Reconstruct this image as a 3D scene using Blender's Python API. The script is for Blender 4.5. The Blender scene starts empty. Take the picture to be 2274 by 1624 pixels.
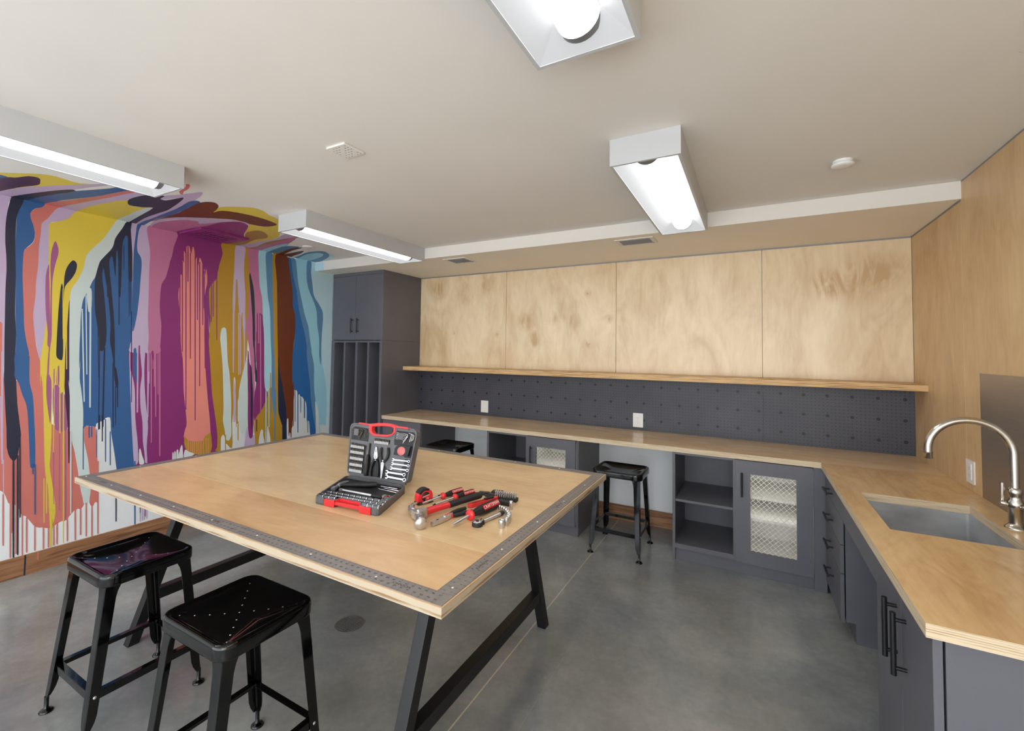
import bpy, bmesh, math, random
from mathutils import Vector, Matrix, geometry
random.seed(7)
sc = bpy.context.scene
COL = sc.collection
PI = math.pi

# ------------------------------------------------------------------ helpers
def lin(c):
    o = []
    for v in c:
        v = v / 255.0
        o.append(v / 12.92 if v <= 0.04045 else ((v + 0.055) / 1.055) ** 2.4)
    return (o[0], o[1], o[2], 1.0)

def new_mat(name):
    m = bpy.data.materials.new(name)
    m.use_nodes = True
    nt = m.node_tree
    b = nt.nodes['Principled BSDF']
    return m, nt, b

def N(nt, typ, **kw):
    n = nt.nodes.new(typ)
    for k, v in kw.items():
        if k in ('operation', 'blend_type', 'data_type', 'noise_dimensions', 'wave_type', 'bands_direction'):
            setattr(n, k, v)
        else:
            n.inputs[k].default_value = v
    return n

def math_n(nt, op, a, b=None, c=None):
    n = nt.nodes.new('ShaderNodeMath'); n.operation = op
    for i, v in enumerate((a, b, c)):
        if v is None: continue
        if isinstance(v, (int, float)): n.inputs[i].default_value = v
        else: nt.links.new(v, n.inputs[i])
    return n.outputs[0]

def ramp(nt, fac, stops):
    r = nt.nodes.new('ShaderNodeValToRGB')
    e = r.color_ramp.elements
    while len(e) < len(stops): e.new(0.5)
    for i, (p, c) in enumerate(stops):
        e[i].position = p; e[i].color = c
    nt.links.new(fac, r.inputs[0])
    return r.outputs[0]

def paint(name, col, rough=0.5, metal=0.0, var=0.06, scale=9.0, bump=0.0, coat=0.0, spec=0.5):
    """Painted / plain surface with a faint procedural mottling."""
    m, nt, b = new_mat(name)
    geo = nt.nodes.new('ShaderNodeNewGeometry')
    no = N(nt, 'ShaderNodeTexNoise', Scale=scale, Detail=1.5)
    nt.links.new(geo.outputs['Position'], no.inputs['Vector'])
    c = lin(col)
    lo = tuple(max(0, v * (1 - var)) for v in c[:3]) + (1,)
    hi = tuple(min(1, v * (1 + var)) for v in c[:3]) + (1,)
    nt.links.new(ramp(nt, no.outputs['Fac'], [(0.3, lo), (0.7, hi)]), b.inputs['Base Color'])
    b.inputs['Roughness'].default_value = rough
    b.inputs['Metallic'].default_value = metal
    b.inputs['Specular IOR Level'].default_value = spec
    b.inputs['Coat Weight'].default_value = coat
    b.inputs['Coat Roughness'].default_value = 0.08
    if bump > 0:
        n2 = N(nt, 'ShaderNodeTexNoise', Scale=scale * 25, Detail=2.0)
        nt.links.new(geo.outputs['Position'], n2.inputs['Vector'])
        bp = N(nt, 'ShaderNodeBump', Strength=bump, Distance=0.002)
        nt.links.new(n2.outputs['Fac'], bp.inputs['Height'])
        nt.links.new(bp.outputs[0], b.inputs['Normal'])
    return m

def plywood(name, light, dark, grain='z', rough=0.45, off=0.0, coat=0.0, blotch=0.5, fig=1.0, knots=(), fibre=0.16):
    """Birch face veneer: fine fibres along the grain plus soft cloudy figure."""
    m, nt, b = new_mat(name)
    geo = nt.nodes.new('ShaderNodeNewGeometry')
    def mapped(along, across, o):
        mp = nt.nodes.new('ShaderNodeMapping')
        s = {'x': (along, across, across), 'y': (across, along, across), 'z': (across, across, along)}[grain]
        mp.inputs['Scale'].default_value = s
        mp.inputs['Location'].default_value = (o, o * 1.7, o * 0.6)
        nt.links.new(geo.outputs['Position'], mp.inputs['Vector'])
        return mp.outputs[0]
    fine = N(nt, 'ShaderNodeTexNoise', Scale=1.0, Detail=3.0, Roughness=0.6)
    nt.links.new(mapped(3.0, 60.0, off), fine.inputs['Vector'])
    cloud = N(nt, 'ShaderNodeTexNoise', Scale=1.0, Detail=4.0, Roughness=0.62, Distortion=0.9 * fig)
    nt.links.new(mapped(1.3, 2.6, off + 3.1), cloud.inputs['Vector'])
    curl = N(nt, 'ShaderNodeTexNoise', Scale=1.0, Detail=3.0, Roughness=0.5, Distortion=2.2 * fig)
    nt.links.new(mapped(2.2, 7.0, off + 8.7), curl.inputs['Vector'])
    s = math_n(nt, 'MULTIPLY', fine.outputs['Fac'], fibre)
    s = math_n(nt, 'ADD', s, math_n(nt, 'MULTIPLY', cloud.outputs['Fac'], 0.25 + blotch * 0.5))
    s = math_n(nt, 'ADD', s, math_n(nt, 'MULTIPLY', curl.outputs['Fac'], 0.22))
    tot = (fibre + 0.25 + blotch * 0.5 + 0.22) * 0.5
    for kx, kz, kr in knots:
        vd = nt.nodes.new('ShaderNodeVectorMath'); vd.operation = 'DISTANCE'; vd.inputs[1].default_value = (kx, 0.0, kz)
        nt.links.new(geo.outputs['Position'], vd.inputs[0])
        dd = math_n(nt, 'SUBTRACT', 1.0, math_n(nt, 'DIVIDE', vd.outputs['Value'], kr))
        dd = math_n(nt, 'MULTIPLY', math_n(nt, 'MAXIMUM', dd, 0.0), math_n(nt, 'MAXIMUM', math_n(nt, 'ADD', math_n(nt, 'MULTIPLY', curl.outputs['Fac'], 2.6), -0.95), 0.0))
        s = math_n(nt, 'SUBTRACT', s, math_n(nt, 'MULTIPLY', dd, 0.45))
        if kr < 0.08:
            cc = math_n(nt, 'SUBTRACT', 1.0, math_n(nt, 'DIVIDE', vd.outputs['Value'], 0.011))
            s = math_n(nt, 'SUBTRACT', s, math_n(nt, 'MULTIPLY', math_n(nt, 'MAXIMUM', cc, 0.0), 0.35))
    l, d = lin(light), lin(dark)
    mid = tuple((l[i] * 0.62 + d[i] * 0.38) for i in range(3)) + (1,)
    nt.links.new(ramp(nt, s, [(tot - 0.22, d), (tot - 0.03, mid), (tot + 0.12, l)]), b.inputs['Base Color'])
    b.inputs['Roughness'].default_value = rough
    b.inputs['Coat Weight'].default_value = coat
    b.inputs['Coat Roughness'].default_value = 0.22
    return m

def plyedge(name, light, dark, z0, pitch):
    """Cut edge of plywood: alternating pale and brown plies."""
    m, nt, b = new_mat(name)
    geo = nt.nodes.new('ShaderNodeNewGeometry')
    sep = nt.nodes.new('ShaderNodeSeparateXYZ')
    nt.links.new(geo.outputs['Position'], sep.inputs[0])
    mp = nt.nodes.new('ShaderNodeMapping'); mp.inputs['Scale'].default_value = (6, 6, 120)
    nt.links.new(geo.outputs['Position'], mp.inputs['Vector'])
    no = N(nt, 'ShaderNodeTexNoise', Scale=1.0, Detail=4.0)
    nt.links.new(mp.outputs[0], no.inputs['Vector'])
    ph = math_n(nt, 'MULTIPLY', math_n(nt, 'SUBTRACT', sep.outputs['Z'], z0), 2 * PI / pitch)
    w = math_n(nt, 'SINE', math_n(nt, 'ADD', ph, math_n(nt, 'MULTIPLY', no.outputs['Fac'], 2.2)))
    w = math_n(nt, 'ADD', math_n(nt, 'MULTIPLY', w, 0.2), no.outputs['Fac'])
    nt.links.new(ramp(nt, w, [(0.2, lin(dark)), (0.42, lin(light)), (0.9, lin(light))]), b.inputs['Base Color'])
    b.inputs['Roughness'].default_value = 0.6
    return m

class MB:
    """Collects shapes into one mesh."""
    def __init__(s): s.v = []; s.f = []; s.m = []; s.sm = []
    def add(s, vs, fs, mi=0, sm=False):
        b = len(s.v); s.v += [Vector(p) for p in vs]
        for f in fs:
            s.f.append([b + i for i in f]); s.m.append(mi); s.sm.append(sm)
        return s
    def box(s, x0, x1, y0, y1, z0, z1, mi=0):
        vs = [(x, y, z) for z in (z0, z1) for y in (y0, y1) for x in (x0, x1)]
        return s.add(vs, [(0, 2, 3, 1), (4, 5, 7, 6), (0, 1, 5, 4), (2, 6, 7, 3), (0, 4, 6, 2), (1, 3, 7, 5)], mi)
    def bar(s, p0, p1, w, h, up=(0, 0, 1), mi=0):
        p0, p1 = Vector(p0), Vector(p1); d = (p1 - p0).normalized(); up = Vector(up)
        side = d.cross(up).normalized() * w / 2; u = side.cross(d).normalized() * h / 2
        vs = [p + a * side + c * u for p in (p0, p1) for a, c in ((-1, -1), (1, -1), (1, 1), (-1, 1))]
        return s.add(vs, [(3, 2, 1, 0), (4, 5, 6, 7), (0, 1, 5, 4), (1, 2, 6, 5), (2, 3, 7, 6), (3, 0, 4, 7)], mi)
    def rings(s, rings, mi=0, sm=True, caps=True, closed=False):
        n = len(rings[0]); b = []
        for r in rings: b += r
        fs = []
        R = len(rings)
        for i in range(R if closed else R - 1):
            for k in range(n):
                a = i * n + k; c = i * n + (k + 1) % n; j = (i + 1) % R
                fs.append((a, c, j * n + (k + 1) % n, j * n + k))
        s.add(b, fs, mi, sm)
        if caps and not closed:
            s.add(rings[0], [tuple(reversed(range(n)))], mi); s.add(rings[-1], [tuple(range(n))], mi)
        return s
    def frame(s, d):
        d = Vector(d).normalized()
        a = Vector((0, 0, 1)) if abs(d.z) < 0.9 else Vector((1, 0, 0))
        x = d.cross(a).normalized(); return x, d.cross(x).normalized()
    def lathe(s, o, axis, prof, n=20, mi=0, caps=True, sm=True):
        o = Vector(o); d = Vector(axis).normalized(); x, y = s.frame(d)
        rs = [[o + d * h + (x * math.cos(2 * PI * k / n) + y * math.sin(2 * PI * k / n)) * r for k in range(n)] for r, h in prof]
        return s.rings(rs, mi, sm, caps)
    def cyl(s, p0, p1, r0, r1=None, n=16, mi=0, caps=True, sm=True):
        p0, p1 = Vector(p0), Vector(p1)
        return s.lathe(p0, p1 - p0, [(r0, 0), (r0 if r1 is None else r1, (p1 - p0).length)], n, mi, caps, sm)
    def tube(s, path, r, n=10, mi=0, flat=1.0, up=None):
        path = [Vector(p) for p in path]; rs = []
        rr = r if isinstance(r, (list, tuple)) else [r] * len(path)
        px = None
        for i, p in enumerate(path):
            d = (path[min(i + 1, len(path) - 1)] - path[max(i - 1, 0)]).normalized()
            if px is None:
                x = Vector(up).cross(d).normalized() if up is not None else s.frame(d)[0]
            else: x = (px - d * px.dot(d)).normalized()
            px = x; y = d.cross(x)
            rs.append([p + x * math.cos(2 * PI * k / n) * rr[i] + y * math.sin(2 * PI * k / n) * rr[i] * flat for k in range(n)])
        return s.rings(rs, mi)
    def prism(s, pts, h0, h1, mi=0, o=(0, 0, 0), ex=(1, 0, 0), ey=(0, 1, 0), ez=(0, 0, 1), side=None):
        o, ex, ey, ez = Vector(o), Vector(ex), Vector(ey), Vector(ez)
        n = len(pts)
        lo = [o + ex * a + ey * b + ez * h0 for a, b in pts]; hi = [o + ex * a + ey * b + ez * h1 for a, b in pts]
        tri = geometry.tessellate_polygon([[Vector((a, b, 0)) for a, b in pts]])
        s.add(hi, [tuple(t) for t in tri], mi); s.add(lo, [tuple(reversed(t)) for t in tri], mi)
        s.add(lo + hi, [(k, (k + 1) % n, n + (k + 1) % n, n + k) for k in range(n)], mi if side is None else side)
        return s
    def ring(s, outer, inner, h0, h1, mi=0):
        n = len(outer)
        vs = [(a, b, h) for h in (h0, h1) for L in (outer, inner) for a, b in L]
        fs = []
        for k in range(n):
            j = (k + 1) % n
            fs += [(2 * n + k, 2 * n + j, 3 * n + j, 3 * n + k), (k, n + k, n + j, j), (k, j, 2 * n + j, 2 * n + k), (n + k, 3 * n + k, 3 * n + j, n + j)]
        return s.add(vs, fs, mi)
    def map(s, fn):
        s.v = [Vector(fn(p)) for p in s.v]; return s
    def merge(s, o, fn=None, mi=None):
        b = len(s.v); s.v += [Vector(fn(p)) if fn else p.copy() for p in o.v]
        for f, m, q in zip(o.f, o.m, o.sm):
            s.f.append([b + i for i in f]); s.m.append(m if mi is None else mi); s.sm.append(q)
        return s
    def build(s, name, mats, parent=None, bevel=0.0, origin=None, fixn=True, seg=2):
        if not isinstance(mats, (list, tuple)): mats = [mats]
        if parent is not None:
            o = world_loc(parent)
        elif origin is not None: o = Vector(origin)
        else:
            lo = Vector([min(p[i] for p in s.v) for i in range(3)]); hi = Vector([max(p[i] for p in s.v) for i in range(3)])
            o = Vector(((lo.x + hi.x) / 2, (lo.y + hi.y) / 2, lo.z))
        me = bpy.data.meshes.new(name)
        me.from_pydata([tuple(p - o) for p in s.v], [], s.f)
        for m in mats: me.materials.append(m)
        me.polygons.foreach_set('material_index', s.m)
        me.polygons.foreach_set('use_smooth', s.sm)
        if fixn:
            bm = bmesh.new(); bm.from_mesh(me); bmesh.ops.recalc_face_normals(bm, faces=bm.faces); bm.to_mesh(me); bm.free()
        me.update()
        ob = bpy.data.objects.new(name, me); COL.objects.link(ob)
        if parent is not None: ob.parent = parent
        else: ob.location = o
        if bevel > 0:
            md = ob.modifiers.new('edge', 'BEVEL'); md.width = bevel; md.segments = seg; md.limit_method = 'ANGLE'; md.angle_limit = math.radians(40)
        return ob

def world_loc(o):
    p = Vector((0, 0, 0))
    while o is not None:
        p = p + o.location; o = o.parent
    return p

def thing(name, label, cat, loc=(0, 0, 0), group=None):
    o = bpy.data.objects.new(name, None); COL.objects.link(o)
    o.location = loc; o.empty_display_size = 0.05
    return tag(o, label, cat, group)

def tag(o, label, cat, group=None):
    o['label'] = label; o['category'] = cat
    if group: o['group'] = group
    return o

def struct(o):
    o['kind'] = 'structure'; return o

def copy_tree(o, parent=None):
    c = o.copy(); COL.objects.link(c)
    if parent is not None: c.parent = parent
    for ch in o.children: copy_tree(ch, c)
    return c

ORD = ['first', 'second', 'third', 'fourth', 'fifth', 'sixth', 'seventh', 'eighth', 'ninth', 'tenth', 'eleventh', 'twelfth']

def resample(pts, n):
    P = [Vector(p) for p in pts]; P.append(P[0]); L = [0.0]
    for a, c in zip(P[:-1], P[1:]): L.append(L[-1] + (c - a).length)
    o = []; i = 0
    for k in range(n):
        t = L[-1] * k / n
        while L[i + 1] < t: i += 1
        f = (t - L[i]) / max(1e-9, L[i + 1] - L[i]); q = P[i].lerp(P[i + 1], f); o.append((q.x, q.y))
    return o

def rrect(x0, x1, y0, y1, r, n=4):
    pts = []
    for cx, cy, a in ((x1 - r, y1 - r, 0), (x0 + r, y1 - r, 90), (x0 + r, y0 + r, 180), (x1 - r, y0 + r, 270)):
        for k in range(n + 1):
            t = math.radians(a + 90 * k / n); pts.append((cx + r * math.cos(t), cy + r * math.sin(t)))
    return pts

_glyph = {}
def glyphs(txt, size):
    """Flat outline of a word, centred, as (verts, faces)."""
    if txt not in _glyph:
        cu = bpy.data.curves.new('word', 'FONT'); cu.body = txt; cu.size = 1.0
        cu.align_x = 'CENTER'; cu.align_y = 'CENTER'; cu.resolution_u = 2
        ob = bpy.data.objects.new('word', cu); COL.objects.link(ob)
        dg = bpy.context.evaluated_depsgraph_get()
        me = ob.evaluated_get(dg).to_mesh()
        _glyph[txt] = ([(v.co.x, v.co.y) for v in me.vertices], [tuple(p.vertices) for p in me.polygons])
        ob.evaluated_get(dg).to_mesh_clear()
        bpy.data.objects.remove(ob); bpy.data.curves.remove(cu)
    v, f = _glyph[txt]
    return [(a * size, b * size) for a, b in v], f

def write(mb, txt, size, o, ex, ey, mi=0, sx=1.0):
    v, f = glyphs(txt, size); o, ex, ey = Vector(o), Vector(ex), Vector(ey)
    mb.add([o + ex * a * sx + ey * b for a, b in v], f, mi)

# ------------------------------------------------------------------ camera
CAM = Vector((-1.0182, -4.2519, 1.5431)); yaw, pitch, roll = -0.5081, 0.0380, 0.0142
F = Vector((math.sin(yaw) * math.cos(pitch), math.cos(yaw) * math.cos(pitch), math.sin(pitch)))
rt = Vector((math.cos(yaw), -math.sin(yaw), 0)); up = rt.cross(F)
R2 = rt * math.cos(roll) + up * math.sin(roll); U2 = up * math.cos(roll) - rt * math.sin(roll)
cam = bpy.data.cameras.new('camera'); co = bpy.data.objects.new('camera', cam); COL.objects.link(co)
co.matrix_world = Matrix(((R2.x, U2.x, -F.x, CAM.x), (R2.y, U2.y, -F.y, CAM.y), (R2.z, U2.z, -F.z, CAM.z), (0, 0, 0, 1)))
cam.sensor_fit = 'HORIZONTAL'; cam.sensor_width = 36.0; cam.lens = 36.0 * 997.086 / 2274.0
cam.shift_x = 23.656 / 2274.0; cam.shift_y = -67.309 / 2274.0
cam.clip_start = 0.05
sc.camera = co

# ------------------------------------------------------------------ dimensions
XL, XW = -4.511, -5.306            # tall cabinet side, mural wall
ZC, TC = 0.8452, 0.037             # counter top, thickness
ZS, ZCE, YS = 2.4264, 2.5283, -0.885   # soffit underside, ceiling, soffit front
YEND = -6.6                        # how far the room is built towards the viewer
ZT = 0.8807                        # table top

# ------------------------------------------------------------------ materials
M = {}
M['ceil'] = paint('white_ceiling_paint', (234, 231, 224), 0.85, var=0.02, scale=2)
M['soffit'] = paint('white_soffit_paint', (234, 230, 222), 0.8, var=0.02, scale=2)
M['soffit_under'] = paint('soffit_underside_bounce_tint', (246, 238, 222), 0.8, var=0.02, scale=2)  # white soffit tinted warm to stand for light bounced off the wood
M['wallwhite'] = paint('white_wall_paint', (240, 243, 246), 0.7, var=0.02, scale=2, bump=0.05)
M['cab'] = paint('slate_grey_cabinet_paint', (98, 98, 105), 0.42, var=0.05, scale=4)
M['cab_in'] = paint('slate_grey_interior_paint', (94, 94, 101), 0.5, var=0.05, scale=4)
M['cream'] = paint('cream_interior_laminate', (250, 248, 242), 0.5, var=0.02)
M['black'] = paint('black_powder_coat', (17, 17, 18), 0.45, var=0.08)
M['handle'] = paint('matte_black_handle', (18, 18, 19), 0.38, var=0.08)
M['gloss'] = paint('glossy_black_enamel', (8, 8, 9), 0.07, var=0.1, coat=0.15, spec=0.45)
M['white'] = paint('white_plastic', (240, 240, 238), 0.35, var=0.01)
M['reflector'] = paint('reflector_with_painted_glow', (52, 52, 53), 0.6, var=0.01)
_b = M['reflector'].node_tree.nodes['Principled BSDF']; _b.inputs['Emission Color'].default_value = (0.98, 0.99, 1, 1); _b.inputs['Emission Strength'].default_value = 0.46  # reflector's lit look put in as its own glow
M['endcap'] = paint('grey_lamp_end_cap', (120, 121, 124), 0.5, var=0.01)
M['light_housing'] = paint('white_enamelled_steel', (196, 198, 200), 0.4, var=0.01)
M['steel'] = paint('brushed_nickel', (200, 196, 188), 0.24, metal=1.0, var=0.03)
M['chrome'] = paint('polished_chrome', (204, 205, 208), 0.24, metal=0.85, var=0.02)
M['rubber'] = paint('black_rubber', (30, 30, 31), 0.6, var=0.1)
M['dark'] = paint('dark_void', (12, 12, 13), 0.8, var=0.1)
M['red'] = paint('red_plastic', (224, 48, 54), 0.35, var=0.03)
M['redlabel'] = paint('red_label', (196, 26, 36), 0.4, var=0.03)
M['whiteink'] = paint('white_print', (245, 245, 245), 0.5, var=0.01)
M['blackink'] = paint('black_print', (14, 14, 14), 0.5, var=0.01)
M['casegrey'] = paint('charcoal_case_plastic', (92, 92, 96), 0.45, var=0.05, scale=30)
M['casedark'] = paint('dark_case_recess', (24, 24, 26), 0.5, var=0.08, scale=30)
M['bolt'] = paint('bright_rivet_and_hole_glint', (235, 235, 235), 0.2, metal=0.7, var=0.01)
M['trimgrey'] = paint('grey_metal_reveal', (150, 150, 152), 0.5, metal=0.3, var=0.03)
M['wire'] = paint('galvanised_wire', (216, 208, 188), 0.35, metal=0.4, var=0.05)

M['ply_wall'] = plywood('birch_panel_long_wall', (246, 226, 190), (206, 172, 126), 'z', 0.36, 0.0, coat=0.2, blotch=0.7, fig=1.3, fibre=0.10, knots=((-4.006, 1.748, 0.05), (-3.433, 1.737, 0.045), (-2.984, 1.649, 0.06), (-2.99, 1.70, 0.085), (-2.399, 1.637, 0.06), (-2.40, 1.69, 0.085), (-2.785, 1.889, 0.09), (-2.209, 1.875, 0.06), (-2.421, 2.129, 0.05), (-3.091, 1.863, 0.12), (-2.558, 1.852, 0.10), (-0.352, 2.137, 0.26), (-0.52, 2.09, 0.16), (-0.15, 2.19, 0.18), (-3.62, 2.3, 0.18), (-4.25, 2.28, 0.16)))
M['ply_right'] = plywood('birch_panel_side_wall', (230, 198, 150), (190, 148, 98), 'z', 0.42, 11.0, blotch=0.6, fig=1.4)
M['ply_counter'] = plywood('birch_counter_long', (240, 212, 170), (202, 162, 114), 'x', 0.22, 5.0, blotch=0.55, fig=1.3)
M['ply_counter2'] = plywood('birch_counter_side', (236, 202, 152), (194, 150, 98), 'y', 0.24, 15.0, blotch=0.6, fig=1.5)
M['ply_table1'] = plywood('birch_table_near', (228, 190, 144), (186, 142, 94), 'x', 0.3, 21.0, blotch=0.6, fig=1.5)
M['ply_table2'] = plywood('birch_table_far', (232, 202, 158), (194, 154, 106), 'x', 0.28, 31.0, blotch=0.6, fig=1.5)
M['ply_shelf'] = plywood('birch_shelf_face', (222, 184, 128), (184, 140, 88), 'x', 0.4, 41.0, blotch=0.4)
M['edge_counter'] = plyedge('birch_ply_edge_counter', (216, 198, 168), (176, 146, 110), 0.808, 0.0062)
M['edge_table'] = plyedge('birch_ply_edge_table', (186, 170, 146), (140, 110, 76), ZT - 0.012, 0.024)
M['edge_shelf'] = plyedge('birch_ply_edge_shelf', (222, 184, 132), (140, 96, 56), 1.324, 0.0115)

# wooden skirting
m, nt, b = new_mat('oak_skirting'); M['oak'] = m
geo = nt.nodes.new('ShaderNodeNewGeometry'); mp = nt.nodes.new('ShaderNodeMapping'); mp.inputs['Scale'].default_value = (1.4, 1.4, 26)
nt.links.new(geo.outputs['Position'], mp.inputs['Vector'])
no = N(nt, 'ShaderNodeTexNoise', Scale=1.6, Detail=6.0, Distortion=1.2); nt.links.new(mp.outputs[0], no.inputs['Vector'])
nt.links.new(ramp(nt, no.outputs['Fac'], [(0.32, lin((112, 74, 48))), (0.5, lin((158, 112, 78))), (0.7, lin((176, 132, 98)))]), b.inputs['Base Color'])
b.inputs['Roughness'].default_value = 0.5

# polished concrete
m, nt, b = new_mat('polished_concrete'); M['floor'] = m
geo = nt.nodes.new('ShaderNodeNewGeometry')
n1 = N(nt, 'ShaderNodeTexNoise', Scale=1.0, Detail=5.0, Roughness=0.6, Distortion=0.15)
n2 = N(nt, 'ShaderNodeTexNoise', Scale=26.0, Detail=4.0, Roughness=0.7)
n3 = N(nt, 'ShaderNodeTexNoise', Scale=2.3, Detail=4.0)
for n in (n1, n2, n3): nt.links.new(geo.outputs['Position'], n.inputs['Vector'])
c1 = ramp(nt, n1.outputs['Fac'], [(0.3, lin((96, 99, 100))), (0.5, lin((140, 142, 140))), (0.7, lin((184, 184, 177)))])
c2 = ramp(nt, n3.outputs['Fac'], [(0.35, lin((144, 150, 160))), (0.65, lin((164, 162, 152)))])
mx = nt.nodes.new('ShaderNodeMix'); mx.data_type = 'RGBA'; mx.blend_type = 'MIX'; mx.inputs[0].default_value = 0.3
nt.links.new(c1, mx.inputs[6]); nt.links.new(c2, mx.inputs[7])
c3 = ramp(nt, n2.outputs['Fac'], [(0.3, (0.88, 0.88, 0.88, 1)), (0.7, (1.05, 1.04, 1.04, 1))])
mx2 = nt.nodes.new('ShaderNodeMix'); mx2.data_type = 'RGBA'; mx2.blend_type = 'MULTIPLY'; mx2.inputs[0].default_value = 1.0
nt.links.new(mx.outputs[2], mx2.inputs[6]); nt.links.new(c3, mx2.inputs[7])
sep = nt.nodes.new('ShaderNodeSeparateXYZ'); nt.links.new(geo.outputs['Position'], sep.inputs[0])
jx = math_n(nt, 'LESS_THAN', math_n(nt, 'ABSOLUTE', math_n(nt, 'ADD', sep.outputs['X'], 2.105)), 0.0032)
jx2 = math_n(nt, 'LESS_THAN', math_n(nt, 'ABSOLUTE', math_n(nt, 'ADD', sep.outputs['X'], 1.86)), 0.0012)
j = math_n(nt, 'MAXIMUM', math_n(nt, 'MULTIPLY', jx, 0.8), math_n(nt, 'MULTIPLY', jx2, 0.12))
mx3 = nt.nodes.new('ShaderNodeMix'); mx3.data_type = 'RGBA'
nt.links.new(j, mx3.inputs[0]); nt.links.new(mx2.outputs[2], mx3.inputs[6]); mx3.inputs[7].default_value = lin((205, 196, 172))
nt.links.new(mx3.outputs[2], b.inputs['Base Color'])
rr = math_n(nt, 'ADD', math_n(nt, 'MULTIPLY', n1.outputs['Fac'], 0.20), 0.08)
nt.links.new(rr, b.inputs['Roughness'])
b.inputs['Specular IOR Level'].default_value = 0.5

# pegboard: small holes every inch, large holes every six inches
m, nt, b = new_mat('charcoal_pegboard'); M['peg'] = m
geo = nt.nodes.new('ShaderNodeNewGeometry'); sep = nt.nodes.new('ShaderNodeSeparateXYZ'); nt.links.new(geo.outputs['Position'], sep.inputs[0])
def holes(pitch, rad, zoff=0.0):
    d = []
    for ax, o in (('X', -4.4722), ('Z', 1.243 + zoff)):
        t = math_n(nt, 'ADD', math_n(nt, 'DIVIDE', math_n(nt, 'SUBTRACT', sep.outputs[ax], o), pitch), 40.5)
        t = math_n(nt, 'SUBTRACT', math_n(nt, 'FRACT', t), 0.5)
        d.append(math_n(nt, 'MULTIPLY', t, t))
    return math_n(nt, 'LESS_THAN', math_n(nt, 'ADD', d[0], d[1]), (rad / pitch) ** 2)
h = math_n(nt, 'MAXIMUM', holes(0.0254, 0.0033), holes(0.1524, 0.0122))
no = N(nt, 'ShaderNodeTexNoise', Scale=3.0, Detail=2.0); nt.links.new(geo.outputs['Position'], no.inputs['Vector'])
cb = ramp(nt, no.outputs['Fac'], [(0.3, lin((66, 68, 78))), (0.7, lin((76, 77, 86)))])
mx = nt.nodes.new('ShaderNodeMix'); mx.data_type = 'RGBA'
nt.links.new(h, mx.inputs[0]); nt.links.new(cb, mx.inputs[6]); mx.inputs[7].default_value = lin((10, 10, 12))
nt.links.new(mx.outputs[2], b.inputs['Base Color']); b.inputs['Roughness'].default_value = 0.45

# brushed stainless sheet
def brushed(name, col, sx, rough, drop=0.86):
    m, nt, b = new_mat(name)
    geo = nt.nodes.new('ShaderNodeNewGeometry'); mp = nt.nodes.new('ShaderNodeMapping'); mp.inputs['Scale'].default_value = sx
    nt.links.new(geo.outputs['Position'], mp.inputs['Vector'])
    no = N(nt, 'ShaderNodeTexNoise', Scale=1.0, Detail=4.0); nt.links.new(mp.outputs[0], no.inputs['Vector'])
    c = lin(col); lo = tuple(v * drop for v in c[:3]) + (1,)
    nt.links.new(ramp(nt, no.outputs['Fac'], [(0.3, lo), (0.7, c)]), b.inputs['Base Color'])
    nt.links.new(math_n(nt, 'ADD', math_n(nt, 'MULTIPLY', no.outputs['Fac'], 0.16), rough), b.inputs['Roughness'])
    b.inputs['Metallic'].default_value = 1.0
    return m
M['splash'] = brushed('brushed_steel_sheet', (186, 176, 164), (4, 4, 260), 0.36)
M['splash'].node_tree.nodes['Principled BSDF'].inputs['Metallic'].default_value = 0.85
M['sink'] = brushed('brushed_sink_steel', (226, 229, 233), (3, 3, 7), 0.26, 0.5)
M['underside'] = paint('underside_darkened_for_shade', (84, 70, 58), 0.7)  # plywood underside darkened in colour to stand for shade under the top
M['seam'] = paint('pale_joint_line', (236, 208, 168), 0.4)
M['sink'].node_tree.nodes['Principled BSDF'].inputs['Metallic'].default_value = 0.55
M['ruler'] = brushed('aluminium_rule', (150, 144, 141), (40, 40, 40), 0.42)
M['ruler'].node_tree.nodes['Principled BSDF'].inputs['Metallic'].default_value = 0.35

# fluorescent diffuser
m, nt, b = new_mat('lit_acrylic_diffuser'); M['lamp'] = m
b.inputs['Base Color'].default_value = (0.9, 0.9, 0.9, 1); b.inputs['Roughness'].default_value = 0.4
b.inputs['Emission Color'].default_value = (0.95, 0.975, 1.0, 1); b.inputs['Emission Strength'].default_value = 9.0

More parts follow.
